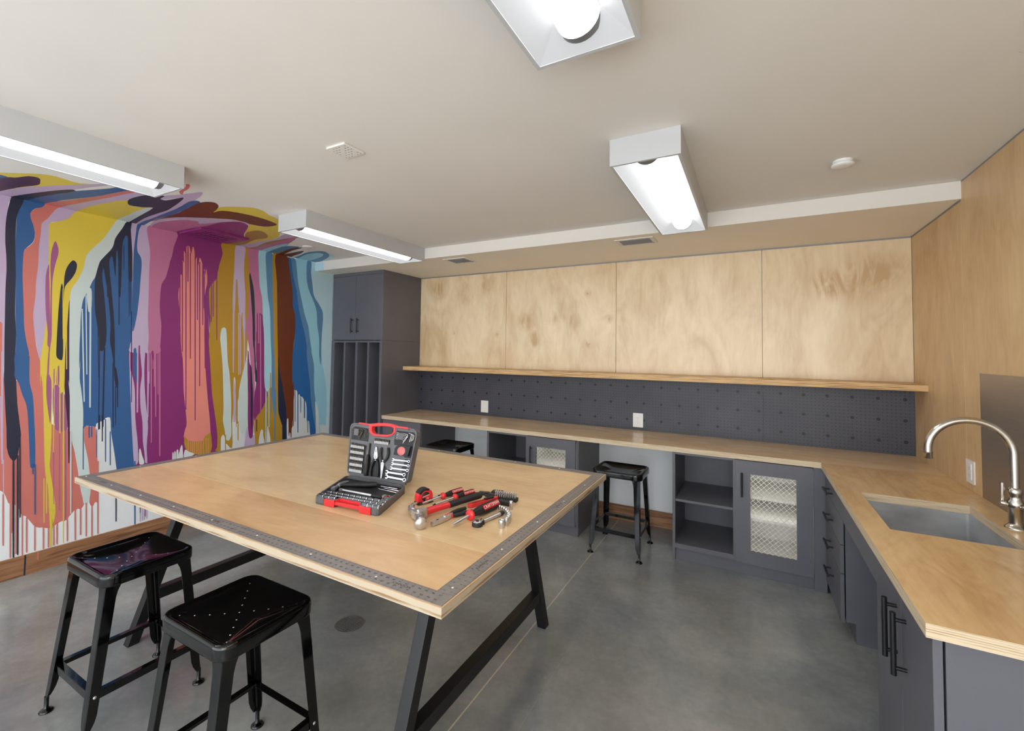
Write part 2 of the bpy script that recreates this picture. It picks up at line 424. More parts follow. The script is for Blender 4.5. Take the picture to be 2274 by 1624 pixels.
# mural paints
MUR = dict(lav=(198, 178, 208), coral=(212, 124, 114), navy=(44, 48, 68), navy2=(36, 44, 72), blue=(56, 100, 154), yel=(228, 204, 76),
           mau=(166, 96, 142), dpur=(70, 40, 72), mint=(208, 222, 220), white=(224, 228, 228), pink=(196, 120, 156), mag=(142, 50, 118),
           cpink=(238, 146, 132), och=(188, 144, 44), och2=(172, 128, 60), lblue=(172, 218, 232), lblue2=(160, 214, 232), slate=(96, 142, 180), brown=(112, 54, 28),
           rblue=(46, 106, 168), pale=(196, 226, 234))
MURK = list(MUR)
for k in MURK: M['mur_' + k] = paint('mural_paint_' + k, MUR[k], 0.5, var=0.03, scale=3)
M['casegrey2'] = paint('black_holder_plastic', (40, 42, 48), 0.45, var=0.05)
WORLD, EXPO, UPL = 2.1, 0.36, 32
MURAL = '''
lav w -3360,2598 -3247,2549 -3278,2490 -3275,2241 -3262,1574 -3247,1008 -3232,631 -3280,551
coral w -3324,1675 -3281,1695 -3274,1650 -3263,1385 -3231,1267 -3168,1383 -3194,1965 -3198,2170 -3152,2249 -3148,2329 -3174,2432 -3148,2490 -3113,2535 -3017,2549 -3027,2514 -3087,2431 -3115,2388 -3117,2317 -3123,2215 -3122,2095 -3128,1975 -3127,1875 -3133,1756 -3121,1628 -3102,1500 -3071,1430 -3039,1179 -3010,995 -2941,966 -2899,898 -2878,764 -2858,645 -2836,495 -2814,384 -2831,356 -2847,361 -2869,352 -2891,323 -2914,296 -2931,299 -2953,291 -2975,278 -2997,271 -3027,286 -3050,293 -3073,312 -3101,363 -3119,393 -3137,405 -3152,452 -3174,485 -3194,493 -3205,510 -3223,569 -3244,595 -3283,619
lav w -3273,1502 -3266,1502 -3237,771 -3238,766 -3243,767 -3244,773
lav w -3238,794 -3234,793 -3221,457 -3221,454 -3224,455 -3225,458
lav w -3267,1210 -3263,1210 -3243,798 -3244,795 -3246,796 -3247,799
navy w -3248,2568 -3266,2533 -3277,2462 -3284,2392 -3286,2315 -3283,2220 -3276,2144 -3271,2050 -3270,1907 -3266,1736 -3262,1574 -3256,1385 -3255,1332 -3243,1161 -3230,990 -3217,837 -3164,923 -3171,1030 -3186,1156 -3198,1320 -3201,1326 -3207,1432 -3210,1624 -3220,1768 -3226,2009 -3236,2201 -3238,2327 -3235,2415 -3208,2516 -3193,2571
navy w -3222,876 -3213,817 -3195,781 -3179,782 -3170,819 -3163,904 -3165,962 -3219,970
blue w -3202,2531 -3211,2506 -3235,2415 -3237,2327 -3236,2201 -3226,2009 -3219,1768 -3210,1624 -3206,1432 -3201,1326 -3143,1451 -3160,1577 -3174,1674 -3182,1820 -3194,2004 -3196,2141 -3191,2191 -3155,2248 -3146,2300 -3154,2358 -3168,2404 -3173,2443 -3153,2483 -3118,2503 -3105,2543
blue w -3209,1499 -3201,1331 -3185,1290 -3165,1212 -3141,1132 -3129,1015 -3118,858 -3108,720 -3097,707 -3085,720 -3088,852 -3099,1020 -3113,1198 -3133,1297 -3139,1444 -3147,1480
lav w -3028,2530 -3087,2431 -3115,2388 -3117,2317 -3123,2215 -3122,2095 -3128,1975 -3127,1875 -3133,1756 -3121,1628 -3100,1490 -3086,1435 -3085,1435 -3084,1480 -3075,1590 -3068,1701 -3061,1752 -3068,2125 -3076,2327 -3075,2403 -3035,2424 -2975,2466 -2926,2530
yel w -2926,2533 -2975,2466 -3035,2424 -3075,2403 -3078,2367 -3070,2125 -3061,1752 -3068,1701 -3075,1590 -3084,1480 -3086,1435 -3078,1257 -3078,1344 -3066,1244 -3054,1044 -3044,854 -3038,744 -3029,643 -3016,581 -3008,489 -3004,419 -2995,307 -2988,156 -2979,142 -2982,273 -2973,320 -2968,378 -2978,481 -2997,606 -3010,699 -3010,759 -3009,878 -3012,999 -3014,1140 -3015,1246 -3002,1269 -2983,1259 -2969,1202 -2953,1222 -2959,1443 -2957,1439 -2951,1843 -2946,1912 -2936,1970 -2906,2027 -2873,2118 -2857,2228 -2826,2289 -2773,2366 -2724,2473 -2682,2546
mau w -3068,2115 -3081,2032 -3078,1881 -3070,1761 -3057,1641 -3055,1550 -3044,1536 -3047,1682 -3055,1883 -3064,2034
mau w -3041,2282 -3052,2251 -3060,2188 -3060,2096 -3054,1985 -3046,1581 -3049,1430 -3046,1255 -3039,1319 -3041,1500 -3035,1612 -3044,1885 -3045,2017 -3035,2121 -3023,2190 -3025,2241
mau w -3046,1358 -3050,1313 -3046,1193 -3031,1072 -3018,1000 -3019,1141 -3024,1292 -3034,1333
mau w -2988,1402 -2999,1392 -2998,1275 -2983,1267
mau w -3002,1269 -3014,1241 -3009,1089 -2995,987 -2990,956 -2969,941 -2940,939 -2926,957 -2928,1050 -2938,1133 -2951,1196 -2966,1217 -2970,1202 -2984,1259
mau w -3016,1383 -3011,1382 -3006,1243 -3007,1240 -3010,1241 -3011,1244
mau w -2939,949 -2933,948 -2908,303 -2909,300 -2913,301 -2915,305
mau w -3002,958 -2998,957 -2978,434 -2978,431 -2981,432 -2981,435
mau w -2971,953 -2967,953 -2946,384 -2946,382 -2949,382 -2949,385
mau w -2968,1207 -2963,1207 -2952,934 -2953,930 -2956,931 -2958,935
yel w -3039,883 -3034,883 -3029,741 -3030,738 -3033,738 -3034,742
yel w -2981,1239 -2975,1238 -2963,927 -2964,924 -2968,924 -2969,928
yel w -3009,1281 -3006,1281 -2993,798 -2994,796 -2996,796 -2997,799
yel w -3003,1464 -2998,1464 -2991,1271 -2991,1268 -2994,1268 -2995,1271
yel w -2962,1238 -2956,1237 -2914,143 -2915,140 -2918,141 -2920,145
yel w -3039,626 -3034,625 -3022,321 -3023,318 -3026,319 -3027,323
yel w -3027,623 -3021,622 -3011,380 -3013,377 -3016,378 -3017,382
yel w -2988,304 -2982,303 -2975,269 -2976,266 -2979,267 -2980,271
navy w -2938,2165 -2955,2149 -2976,2100 -2985,2031 -2985,1943 -2995,1988 -3001,1962 -3004,1889 -3007,1797 -3008,1633 -3007,1490 -3002,1462 -2988,1446 -2974,1445 -2971,1511 -2979,1696 -2982,1892 -2978,1970 -2943,2035 -2924,2088 -2920,2141
yel w -2991,1953 -2986,1953 -2973,1596 -2973,1593 -2976,1593 -2977,1596
dpur w -2953,1854 -2956,1687 -2959,1532 -2958,1429 -2954,1250 -2956,1289 -2950,1196 -2935,1056 -2924,947 -2912,704 -2906,703 -2913,924 -2923,1183 -2933,1298 -2927,1248 -2940,1584 -2949,1875
yel w -2963,1738 -2959,1739 -2945,1380 -2946,1377 -2949,1377 -2950,1380
blue w -2786,2242 -2818,2095 -2836,2016 -2867,1948 -2886,1797 -2884,1586 -2877,1245 -2879,1306 -2864,1231 -2849,1083 -2840,935 -2821,958 -2770,941 -2763,967 -2716,988 -2711,1001 -2683,1000 -2673,889 -2655,776 -2638,663 -2633,552 -2498,521 -2515,610 -2539,869 -2558,1155 -2575,1440 -2574,1367 -2579,1549 -2568,1607 -2573,1939 -2595,2535 -2634,2502
mint w -2635,2529 -2682,2551 -2724,2473 -2773,2366 -2826,2289 -2869,2215 -2883,2116 -2910,2027 -2940,1965 -2949,1906 -2949,1843 -2941,1584 -2929,1273 -2935,1298 -2923,1183 -2914,966 -2900,861 -2877,763 -2857,645 -2840,537 -2824,439 -2814,384 -2791,378 -2787,414 -2773,478 -2785,587 -2799,696 -2815,794 -2831,828 -2840,945 -2845,1083 -2862,1231 -2873,1305 -2875,1442 -2878,1375 -2883,1533 -2883,1639 -2884,1787 -2876,1883 -2864,1921 -2843,1978 -2828,2028 -2813,2063 -2792,2176 -2768,2222 -2718,2306 -2701,2383 -2661,2472
coral w -2834,944 -2821,956 -2802,948 -2783,950 -2768,937 -2759,837 -2747,685 -2732,372 -2749,382 -2765,354 -2784,392 -2779,480 -2789,599 -2805,718 -2823,806 -2831,849
white w -2762,961 -2737,974 -2714,987 -2708,851 -2702,959 -2695,996 -2683,998 -2675,889 -2655,776 -2637,658 -2633,552 -2739,577 -2743,685 -2754,794
blue w -2714,993 -2707,992 -2695,673 -2696,668 -2700,669 -2702,674
blue w -2682,896 -2675,895 -2665,640 -2667,636 -2671,637 -2672,642
blue w -2810,954 -2802,953 -2799,870 -2800,865 -2805,866 -2806,871
blue w -2794,949 -2787,948 -2784,873 -2785,868 -2790,869 -2792,874
blue w -2842,956 -2837,955 -2825,642 -2826,638 -2829,639 -2831,643
blue w -2763,924 -2758,923 -2750,716 -2751,713 -2754,713 -2755,717
mint w -2882,1818 -2875,1819 -2838,1140 -2839,1135 -2844,1135 -2845,1140
mint w -2864,1921 -2858,1922 -2831,1340 -2832,1336 -2836,1336 -2837,1340
mint w -2841,1973 -2832,1974 -2802,1095 -2803,1089 -2809,1090 -2811,1096
mint w -2845,1981 -2858,1938 -2843,1801 -2827,1802 -2829,1953
navy w -2637,2526 -2661,2472 -2703,2382 -2718,2306 -2768,2222 -2792,2176 -2811,2063 -2813,1965 -2806,1825 -2790,1718 -2774,1611 -2768,1519 -2747,1511 -2730,1579 -2732,1700 -2752,1918 -2772,2069 -2767,2136 -2756,2083 -2736,1964 -2708,1724 -2707,1591 -2688,1481 -2676,1392 -2672,1330 -2656,1229 -2645,1228 -2643,1273 -2659,1374 -2668,1392 -2676,1592 -2688,1758 -2705,1924 -2734,2186 -2720,2239 -2708,2191 -2691,2082 -2693,2261 -2688,2290 -2678,2196 -2666,1928 -2655,1929 -2654,2099 -2656,2268 -2655,2360 -2638,2418 -2625,2406 -2614,2185 -2605,2061 -2585,2064 -2586,2352 -2595,2532
navy w -2793,1870 -2789,1870 -2762,1310 -2762,1307 -2765,1307 -2766,1310
navy w -2770,1546 -2765,1546 -2747,921 -2748,918 -2751,918 -2753,922
navy w -2743,1535 -2737,1535 -2722,831 -2723,828 -2727,828 -2728,832
navy w -2738,1535 -2733,1535 -2721,939 -2722,936 -2725,936 -2727,940
navy w -2684,1425 -2678,1425 -2659,925 -2660,922 -2663,922 -2665,926
navy w -2661,1240 -2656,1240 -2645,941 -2646,938 -2649,938 -2650,942
navy w -2649,1240 -2643,1239 -2637,1078 -2638,1074 -2641,1075 -2643,1078
navy w -2606,2072 -2601,2073 -2591,1789 -2591,1786 -2594,1786 -2595,1788
navy w -2596,2073 -2592,2074 -2582,1802 -2583,1800 -2585,1800 -2586,1802
navy w -2666,1939 -2661,1940 -2652,1717 -2653,1714 -2656,1713 -2658,1717
navy w -2650,2338 -2646,2339 -2639,2147 -2639,2144 -2642,2144 -2643,2146
navy w -2740,1997 -2735,1998 -2732,1924 -2733,1920 -2736,1920 -2737,1923
navy w -2751,1030 -2745,1029 -2741,924 -2742,921 -2745,921 -2747,925
navy w -2735,1028 -2729,1027 -2721,830 -2722,826 -2726,827 -2727,831
mag w -2290,2530 -2302,2401 -2324,2273 -2381,2081 -2453,1563 -2579,1549 -2574,1367 -2562,1226 -2557,1155 -2536,869 -2513,604 -2444,532 -2318,522 -1893,529 -1878,636 -1888,779 -1913,934 -1944,1118 -1960,1280 -1975,1441 -1990,1591 -1989,1692 -1999,1842 -1991,1678 -1983,1796 -1992,1874 -2005,2056 -1983,2125 -1941,2184 -1936,2238 -1920,2335 -1898,2420 -1902,2534
lav w -2602,2533 -2590,2282 -2573,1824 -2568,1607 -2577,1555 -2576,1504 -2445,1499 -2448,1622 -2460,1775 -2462,1951 -2466,2188 -2465,2306 -2477,2399 -2494,2496 -2479,2535
blue w -2535,2541 -2566,2524 -2573,2447 -2581,2341 -2582,2260 -2579,2053 -2567,1670 -2545,1769 -2532,1943 -2529,2060 -2525,2207 -2534,2269 -2554,2300 -2562,2357 -2555,2475
lav w -2578,1561 -2569,1367 -2557,1325 -2534,1210 -2522,981 -2500,795 -2489,633 -2501,606 -2515,613 -2530,755 -2548,984 -2564,1212 -2575,1383 -2580,1481
lav w -2506,1504 -2476,1505 -2476,1439 -2474,1322 -2461,1147 -2440,971 -2432,888 -2436,738 -2426,606 -2441,610 -2450,694 -2464,789 -2472,940 -2490,1057 -2498,1208 -2490,1323 -2502,1439
navy w -2581,1823 -2576,1824 -2549,1107 -2550,1105 -2552,1105 -2554,1108
lav w -2530,1516 -2521,1516 -2505,1026 -2507,1021 -2513,1021 -2515,1027
lav w -2460,1505 -2452,1505 -2433,982 -2434,978 -2439,978 -2441,983
lav w -2449,1345 -2442,1345 -2435,951 -2436,947 -2440,948 -2442,952
blue w -2554,1527 -2549,1527 -2541,1301 -2542,1298 -2545,1298 -2546,1301
blue w -2538,1498 -2531,1498 -2522,1267 -2523,1263 -2528,1263 -2529,1267
mag w -2522,1556 -2512,1556 -2498,1186 -2500,1181 -2506,1181 -2508,1187
mag w -2475,1499 -2467,1499 -2464,1427 -2466,1423 -2470,1423 -2472,1428
blue w -2552,1531 -2536,1531 -2524,1301 -2530,1267 -2544,1371
pink w -2485,2530 -2500,2494 -2483,2398 -2471,2305 -2472,2187 -2468,1951 -2466,1774 -2454,1622 -2451,1499 -2371,1499 -2371,1553 -2369,1721 -2384,1840 -2387,1960 -2380,2069 -2351,2134 -2324,2273 -2302,2401 -2285,2535
pink w -2449,1516 -2443,1517 -2433,1250 -2434,1246 -2437,1247 -2439,1250
pink w -2437,1517 -2430,1517 -2402,766 -2403,763 -2407,764 -2408,768
pink w -2424,1517 -2419,1517 -2413,1366 -2414,1363 -2417,1363 -2418,1366
pink w -2406,1517 -2398,1517 -2378,975 -2379,971 -2384,972 -2385,976
pink w -2389,1517 -2382,1517 -2369,1157 -2370,1154 -2374,1154 -2375,1158
pink w -2377,1517 -2369,1517 -2336,648 -2338,643 -2343,644 -2345,649
pink w -2415,1517 -2407,1517 -2396,1225 -2398,1221 -2403,1221 -2404,1226
mag w -2433,1499 -2421,1517 -2414,1481 -2416,1434
white w -2481,608 -2486,724 -2479,732 -2465,674 -2447,607
cpink w -2192,2431 -2205,2422 -2206,2358 -2224,2380 -2220,2280 -2232,2296 -2230,2165 -2241,2176 -2242,2101 -2251,2038 -2252,1976 -2230,1791 -2226,1680 -2211,1519 -2201,1457 -2226,1728 -2220,1633 -2205,1528 -2190,1347 -2179,1155 -2160,1010 -2148,913 -2148,865 -2158,828 -2159,752 -2069,699 -1942,717 -1944,768 -1955,889 -1981,1091 -2002,1281 -2018,1441 -2039,1839 -2025,1611 -2034,1805 -2044,1947 -2036,2052 -2023,2145 -2036,2261 -2041,2195 -2052,2258 -2061,2192 -2071,2294 -2095,2348 -2104,2275 -2115,2351 -2130,2322 -2142,2409 -2155,2432 -2166,2366 -2180,2427
mag w -2236,2283 -2228,2285 -2199,1514 -2201,1509 -2205,1509 -2207,1513
mag w -2211,2375 -2203,2377 -2153,1012 -2154,1008 -2159,1008 -2161,1013
mag w -2176,2373 -2168,2374 -2134,1451 -2135,1447 -2140,1447 -2142,1451
mag w -2139,2419 -2131,2421 -2075,908 -2076,904 -2081,905 -2083,909
mag w -2098,2309 -2089,2310 -2049,1207 -2050,1203 -2055,1203 -2057,1208
mag w -2118,2364 -2110,2366 -2089,1795 -2090,1790 -2095,1790 -2097,1794
mag w -2035,1839 -2026,1840 -2009,1366 -2010,1361 -2015,1361 -2017,1366
mag w -2249,2137 -2241,2138 -2225,1685 -2226,1680 -2231,1680 -2232,1684
mag w -2071,2284 -2062,2285 -2043,1753 -2044,1749 -2049,1748 -2051,1753
mag w -2058,2236 -2049,2237 -2037,1903 -2039,1899 -2044,1898 -2046,1902
mag w -2197,2427 -2189,2428 -2178,2123 -2180,2118 -2184,2118 -2186,2122
och w -2160,776 -2146,760 -2124,737 -2069,719 -2005,718 -1997,746 -1978,758 -1944,773 -1937,597 -2074,607 -2129,646 -2155,695
cpink w -2131,758 -2126,757 -2122,624 -2122,622 -2125,623 -2126,625
cpink w -2113,755 -2109,754 -2104,621 -2105,619 -2107,619 -2108,622
cpink w -2098,752 -2093,752 -2088,618 -2089,616 -2092,616 -2093,619
cpink w -2082,750 -2077,749 -2072,615 -2073,613 -2076,613 -2077,616
cpink w -2063,747 -2059,746 -2054,612 -2055,609 -2057,610 -2058,612
cpink w -2045,744 -2041,743 -2036,608 -2036,606 -2039,606 -2040,609
cpink w -2027,741 -2022,740 -2017,605 -2018,602 -2021,603 -2022,605
cpink w -2008,738 -2003,737 -1998,601 -1999,599 -2002,599 -2003,602
cpink w -1985,734 -1980,733 -1975,597 -1976,594 -1978,595 -1979,598
cpink w -1966,731 -1961,730 -1956,593 -1957,591 -1959,591 -1961,594
white w -2151,661 -2120,639 -2074,608 -2153,590
white w -2245,571 -2248,646 -2244,659 -2238,644 -2235,569
white w -2231,568 -2234,652 -2229,665 -2222,650 -2219,565
white w -2213,564 -2217,663 -2210,676 -2203,661 -2199,561
white w -2186,559 -2190,677 -2181,690 -2171,674 -2167,555
white w -2198,636 -2177,710 -2166,630 -2164,583 -2196,589
och w -1902,2530 -1898,2420 -1920,2335 -1936,2238 -1941,2184 -1983,2125 -2005,2056 -1992,1874 -1983,1796 -1991,1678 -1985,1521 -1975,1441 -1960,1280 -1944,1118 -1913,934 -1888,779 -1883,637 -1896,604 -1715,571 -1716,598 -1728,913 -1693,1120 -1668,1310 -1637,1483 -1637,1876 -1634,2188 -1639,2521
mag w -1993,2150 -1986,2151 -1973,1785 -1974,1781 -1978,1781 -1980,1784
mag w -1977,2152 -1970,2153 -1958,1835 -1959,1831 -1964,1830 -1966,1834
mag w -1948,2210 -1940,2211 -1919,1623 -1920,1619 -1925,1618 -1926,1622
pink w -1657,2525 -1548,2524 -1550,2402 -1532,2202 -1501,2061 -1486,1845 -1466,1628 -1487,1659 -1517,1548 -1550,1328 -1544,1164 -1542,892 -1544,783 -1564,1111 -1590,1351 -1614,1546 -1633,1633 -1662,1750 -1658,1762 -1657,1812 -1638,1876 -1637,2046 -1634,2188 -1643,2357
lav w -1781,2526 -1691,2532 -1693,2404 -1693,2320 -1686,2209 -1670,2042 -1667,1874 -1660,1762 -1670,1622 -1683,1747 -1709,1864 -1723,1876 -1741,2034 -1754,2198 -1766,2199 -1766,1962 -1769,1825 -1756,1346 -1764,1346 -1787,1892 -1793,2097 -1787,2304
lav w -1783,1796 -1774,1796 -1756,1318 -1758,1313 -1764,1313 -1766,1318
lav w -1734,1884 -1724,1885 -1703,1295 -1705,1290 -1710,1291 -1712,1295
lav w -1718,1886 -1709,1886 -1688,1299 -1689,1295 -1694,1295 -1696,1300
lav w -1681,1910 -1670,1911 -1644,1208 -1646,1202 -1653,1203 -1655,1208
och w -1701,1887 -1693,1888 -1683,1630 -1685,1626 -1690,1625 -1692,1630
lav w -1664,1332 -1657,1331 -1650,1132 -1651,1128 -1655,1128 -1657,1132
mint w -1652,1385 -1632,1444 -1621,1363 -1618,1266 -1615,1007 -1602,845 -1593,683 -1652,660 -1684,781 -1697,909 -1701,1121 -1692,1205 -1671,1310
white w -1814,513 -1819,667 -1745,603 -1754,833 -1744,988 -1754,1125 -1749,1271 -1737,1228 -1723,850 -1690,824 -1666,736 -1626,688 -1506,604 -1501,450
lav w -1754,1271 -1731,1123 -1722,965 -1723,850 -1744,852 -1748,1020 -1756,1188
och w -1732,1228 -1717,1227 -1702,833 -1705,826 -1714,827 -1717,835
och w -1732,1249 -1726,1249 -1710,799 -1711,796 -1715,796 -1716,799
och w -1703,847 -1694,846 -1688,670 -1690,666 -1695,667 -1697,672
mint w -1864,1737 -1843,1724 -1833,1647 -1826,1543 -1816,1419 -1797,1315 -1782,1179 -1769,1022 -1766,886 -1758,729 -1779,681 -1810,701 -1818,769 -1840,875 -1838,977 -1846,1131 -1859,1337 -1868,1440 -1881,1543 -1893,1645 -1883,1722
white w -1845,560 -1851,713 -1837,741 -1822,729 -1804,654 -1805,552
och w -1816,738 -1807,737 -1802,587 -1803,582 -1809,583 -1811,588
lav w -1621,549 -1623,687 -1608,792 -1595,726 -1565,668 -1544,697 -1525,650 -1516,551
mag w -1552,1877 -1489,1882 -1467,1705 -1457,1437 -1447,1214 -1432,1133 -1410,1111 -1412,1055 -1461,938 -1535,826 -1548,1055 -1531,1218 -1539,1438 -1563,1690
mag w -1559,1904 -1544,1898 -1535,1870 -1514,1894 -1486,1845 -1466,1628 -1564,1625
pink w -1564,1983 -1554,1984 -1544,1717 -1546,1712 -1552,1711 -1554,1716
pink w -1539,1942 -1527,1943 -1515,1604 -1517,1598 -1525,1598 -1527,1603
pink w -1565,1876 -1556,1877 -1542,1497 -1544,1493 -1549,1493 -1551,1497
pink w -1517,1880 -1507,1881 -1467,888 -1469,883 -1476,884 -1478,889
mag w -1629,1525 -1620,1514 -1609,1416 -1590,1351 -1572,1220 -1556,1111 -1546,838 -1549,681 -1576,667 -1595,737 -1605,899 -1611,1114 -1624,1330
navy w -1597,1384 -1583,1351 -1571,1198 -1560,1002 -1561,742 -1575,896 -1584,1113
navy w -1634,2287 -1612,2220 -1587,2109 -1571,1910 -1566,1696 -1551,1483 -1528,1254 -1524,1197 -1542,1241 -1561,1483 -1581,1625 -1593,1837 -1616,2048 -1639,2244
navy w -1546,1328 -1530,1328 -1526,1226 -1529,1218 -1539,1219 -1542,1226
och w -1375,1891 -1326,1895 -1301,1379 -1285,919 -1249,801 -1217,612 -1226,510 -1503,527 -1521,628 -1537,826 -1461,938 -1412,1055 -1397,1144 -1361,1142
lblue w -1551,2521 -1550,2402 -1531,2174 -1496,2033 -1486,1845 -1469,1701 -1459,1483 -1466,1660 -1455,1437 -1447,1214 -1423,1132 -1411,1136 -1375,1222 -1370,1323 -1374,1410 -1390,1630 -1408,1924 -1437,2069 -1450,2214 -1463,2359 -1469,2520
lblue w -1433,1169 -1422,1168 -1401,574 -1403,570 -1409,571 -1412,576
lblue w -1401,1212 -1393,1211 -1376,753 -1378,750 -1383,750 -1385,755
slate w -1475,2519 -1469,2358 -1456,2213 -1440,2068 -1412,1924 -1393,1630 -1388,1572 -1377,1437 -1365,1097 -1341,925 -1321,849 -1311,848 -1308,888 -1315,1093 -1330,1208 -1344,1436 -1358,1607 -1361,1631 -1375,1927 -1392,2222 -1401,2514
slate w -1330,913 -1315,911 -1304,599 -1307,593 -1316,594 -1319,601
och w -1389,1301 -1380,1301 -1366,898 -1367,894 -1372,895 -1374,899
slate w -1373,1154 -1366,1153 -1357,890 -1358,888 -1362,888 -1363,891
och w -1404,2515 -1392,2222 -1375,1927 -1361,1631 -1358,1607 -1344,1436 -1330,1208 -1313,1093 -1277,1148 -1292,1378 -1295,1483 -1312,1782 -1333,2231 -1360,2520
white w -1480,588 -1482,654 -1470,718 -1456,738 -1443,720 -1439,670 -1426,623 -1424,579
white w -1394,574 -1399,697 -1395,763 -1381,717 -1365,647 -1358,567
dpur w -1519,845 -1510,844 -1506,728 -1508,724 -1513,725 -1515,729
brown w -1372,2517 -1346,2229 -1325,1782 -1308,1483 -1301,1379 -1257,1204 -1204,969 -1193,852 -1167,663 -1139,612 -1102,606 -1103,901 -1101,1019 -1113,1174 -1130,1174 -1135,1515 -1117,1716 -1121,1902 -1154,2008 -1158,2132 -1191,2328 -1224,2514
navy2 w -1305,1470 -1285,1321 -1256,1204 -1231,1087 -1204,969 -1191,852 -1176,617 -1177,559 -1222,567 -1234,741 -1263,825 -1285,919
pale w -1003,2518 -947,2516 -541,2413 -473,456 -932,532
lblue2 w -1149,2510 -1125,2417 -1102,2264 -1061,2112 -1009,1927 -959,1803 -936,1676 -902,1516 -911,1532 -869,1371 -859,1185 -850,1060 -831,935 -796,558 -662,537 -674,793 -678,984 -695,1125 -723,1267 -753,1394 -766,1484 -778,1649 -804,1714 -826,1811 -832,1974 -875,2084 -935,2191 -966,2283 -984,2517
slate w -995,2516 -939,2519 -939,2400 -915,2258 -892,2147 -822,2057 -770,1979 -762,1881 -771,1731 -775,1567 -772,1369 -799,1484 -806,1664 -836,1810 -851,1972 -894,2082 -954,2188 -992,2312
slate w -1198,2508 -1166,2332 -1116,2168 -1093,2030 -1052,1876 -1002,1721 -969,1563 -967,1495 -939,1311 -908,1126 -896,1002 -872,840 -826,587 -816,586 -829,959 -848,1060 -859,1185 -866,1371 -908,1532 -898,1516 -932,1676 -955,1803 -1005,1927 -1057,2112 -1098,2264 -1121,2418 -1142,2511
rblue w -1224,2514 -1191,2328 -1158,2132 -1154,2008 -1121,1902 -1117,1716 -1135,1515 -1138,1494 -1130,1174 -1090,1077 -1018,605 -816,573 -855,789 -893,1002 -905,1125 -936,1311 -964,1495 -965,1564 -998,1721 -1049,1876 -1090,2030 -1113,2168 -1162,2333 -1194,2509
white w -1094,569 -1108,960 -1099,1090 -1084,1105 -1068,1088 -1059,1045 -1041,1059 -1027,1031 -1003,1025 -984,997 -953,958 -941,847 -936,756 -909,752 -893,622 -890,536
rblue w -1065,1075 -1054,1075 -1039,648 -1041,644 -1048,645 -1050,650
rblue w -1027,1025 -1018,1024 -1012,859 -1013,855 -1019,856 -1021,860
rblue w -981,997 -967,996 -960,795 -963,789 -971,790 -974,797
rblue w -929,785 -920,784 -915,629 -916,625 -921,626 -923,630
brown w -1126,1198 -1115,1197 -1099,728 -1100,723 -1107,724 -1109,729
rblue w -1098,1102 -1090,1101 -1079,771 -1080,768 -1085,769 -1087,772
white w -835,960 -808,907 -786,830 -767,616 -764,540 -812,548 -814,684
white w -755,526 -760,681 -748,694 -736,678 -730,522
white w -727,522 -733,677 -721,691 -708,674 -703,518
white w -700,517 -705,667 -693,681 -680,664 -675,513
white w -670,513 -679,759 -667,773 -654,756 -645,509
white w -596,501 -600,614 -588,628 -575,611 -571,497
white w -1172,582 -1180,802 -1173,815 -1164,800 -1156,579
white w -1146,578 -1148,646 -1141,659 -1133,643 -1130,575
white w -1117,573 -1121,700 -1114,713 -1105,698 -1101,570
coral w -3233,569 -3227,567 -3214,234 -3215,230 -3218,232 -3220,236
coral w -3197,503 -3191,501 -3177,142 -3179,138 -3182,140 -3184,144
coral w -3192,502 -3186,500 -3178,304 -3179,300 -3183,301 -3184,306
coral w -3170,495 -3164,494 -3151,158 -3152,154 -3156,155 -3158,160
coral w -3138,410 -3132,408 -3121,120 -3122,116 -3126,118 -3127,123
coral w -3117,384 -3110,382 -3101,148 -3102,144 -3106,146 -3108,151
coral w -3074,323 -3068,320 -3061,146 -3062,142 -3066,143 -3068,148
coral w -3031,299 -3024,296 -3018,140 -3019,136 -3023,137 -3025,142
coral w -3005,290 -2999,288 -2993,142 -2994,138 -2998,140 -3000,145
coral w -2977,291 -2971,289 -2965,146 -2966,142 -2970,143 -2972,148
coral w -2961,301 -2954,299 -2949,148 -2950,144 -2954,145 -2956,151
coral w -2908,320 -2901,317 -2894,149 -2896,145 -2900,146 -2901,151
coral w -2867,368 -2859,366 -2851,142 -2852,137 -2856,139 -2858,144
coral w -2837,370 -2830,368 -2822,170 -2824,166 -2828,167 -2830,172
coral w -2806,393 -2799,391 -2790,147 -2791,143 -2795,145 -2797,150
coral w -2772,373 -2765,370 -2756,138 -2757,134 -2762,135 -2764,140
coral w -2750,686 -2742,684 -2722,144 -2723,140 -2728,141 -2729,147
navy w -3196,814 -3188,813 -3162,139 -3163,134 -3168,136 -3170,142
navy w -3176,810 -3168,809 -3143,149 -3144,144 -3149,146 -3150,152
navy w -3169,933 -3163,932 -3142,394 -3143,391 -3147,392 -3148,396
blue w -3100,737 -3094,736 -3092,669 -3093,666 -3096,666 -3097,671
blue w -3089,735 -3083,734 -3070,391 -3071,388 -3075,389 -3076,393
mint w -2912,924 -2905,923 -2883,342 -2884,338 -2889,339 -2890,344
yel w -2995,337 -2986,334 -2979,142 -2980,137 -2986,139 -2988,146
navy w -2636,597 -2629,595 -2614,200 -2615,196 -2619,197 -2621,202
blue w -2516,639 -2509,637 -2490,138 -2491,134 -2496,136 -2498,141
lav w -2477,539 -2471,538 -2456,149 -2458,146 -2461,147 -2462,151
lav w -2462,536 -2456,534 -2442,150 -2443,147 -2446,148 -2448,152
lav w -2449,533 -2443,532 -2429,152 -2430,149 -2434,150 -2435,154
lav w -2431,529 -2425,528 -2412,158 -2413,155 -2416,156 -2418,160
mau w -2434,322 -2429,321 -2424,178 -2425,176 -2428,177 -2429,180
dpur w -2468,331 -2464,330 -2460,217 -2461,215 -2463,216 -2464,219
yel c -4790,-3469 -4760,-3442 -4576,-3325 -4544,-3261 -4563,-3158 -4463,-3086 -4675,-3157 -4903,-3237 -5256,-3330 -5308,-3356
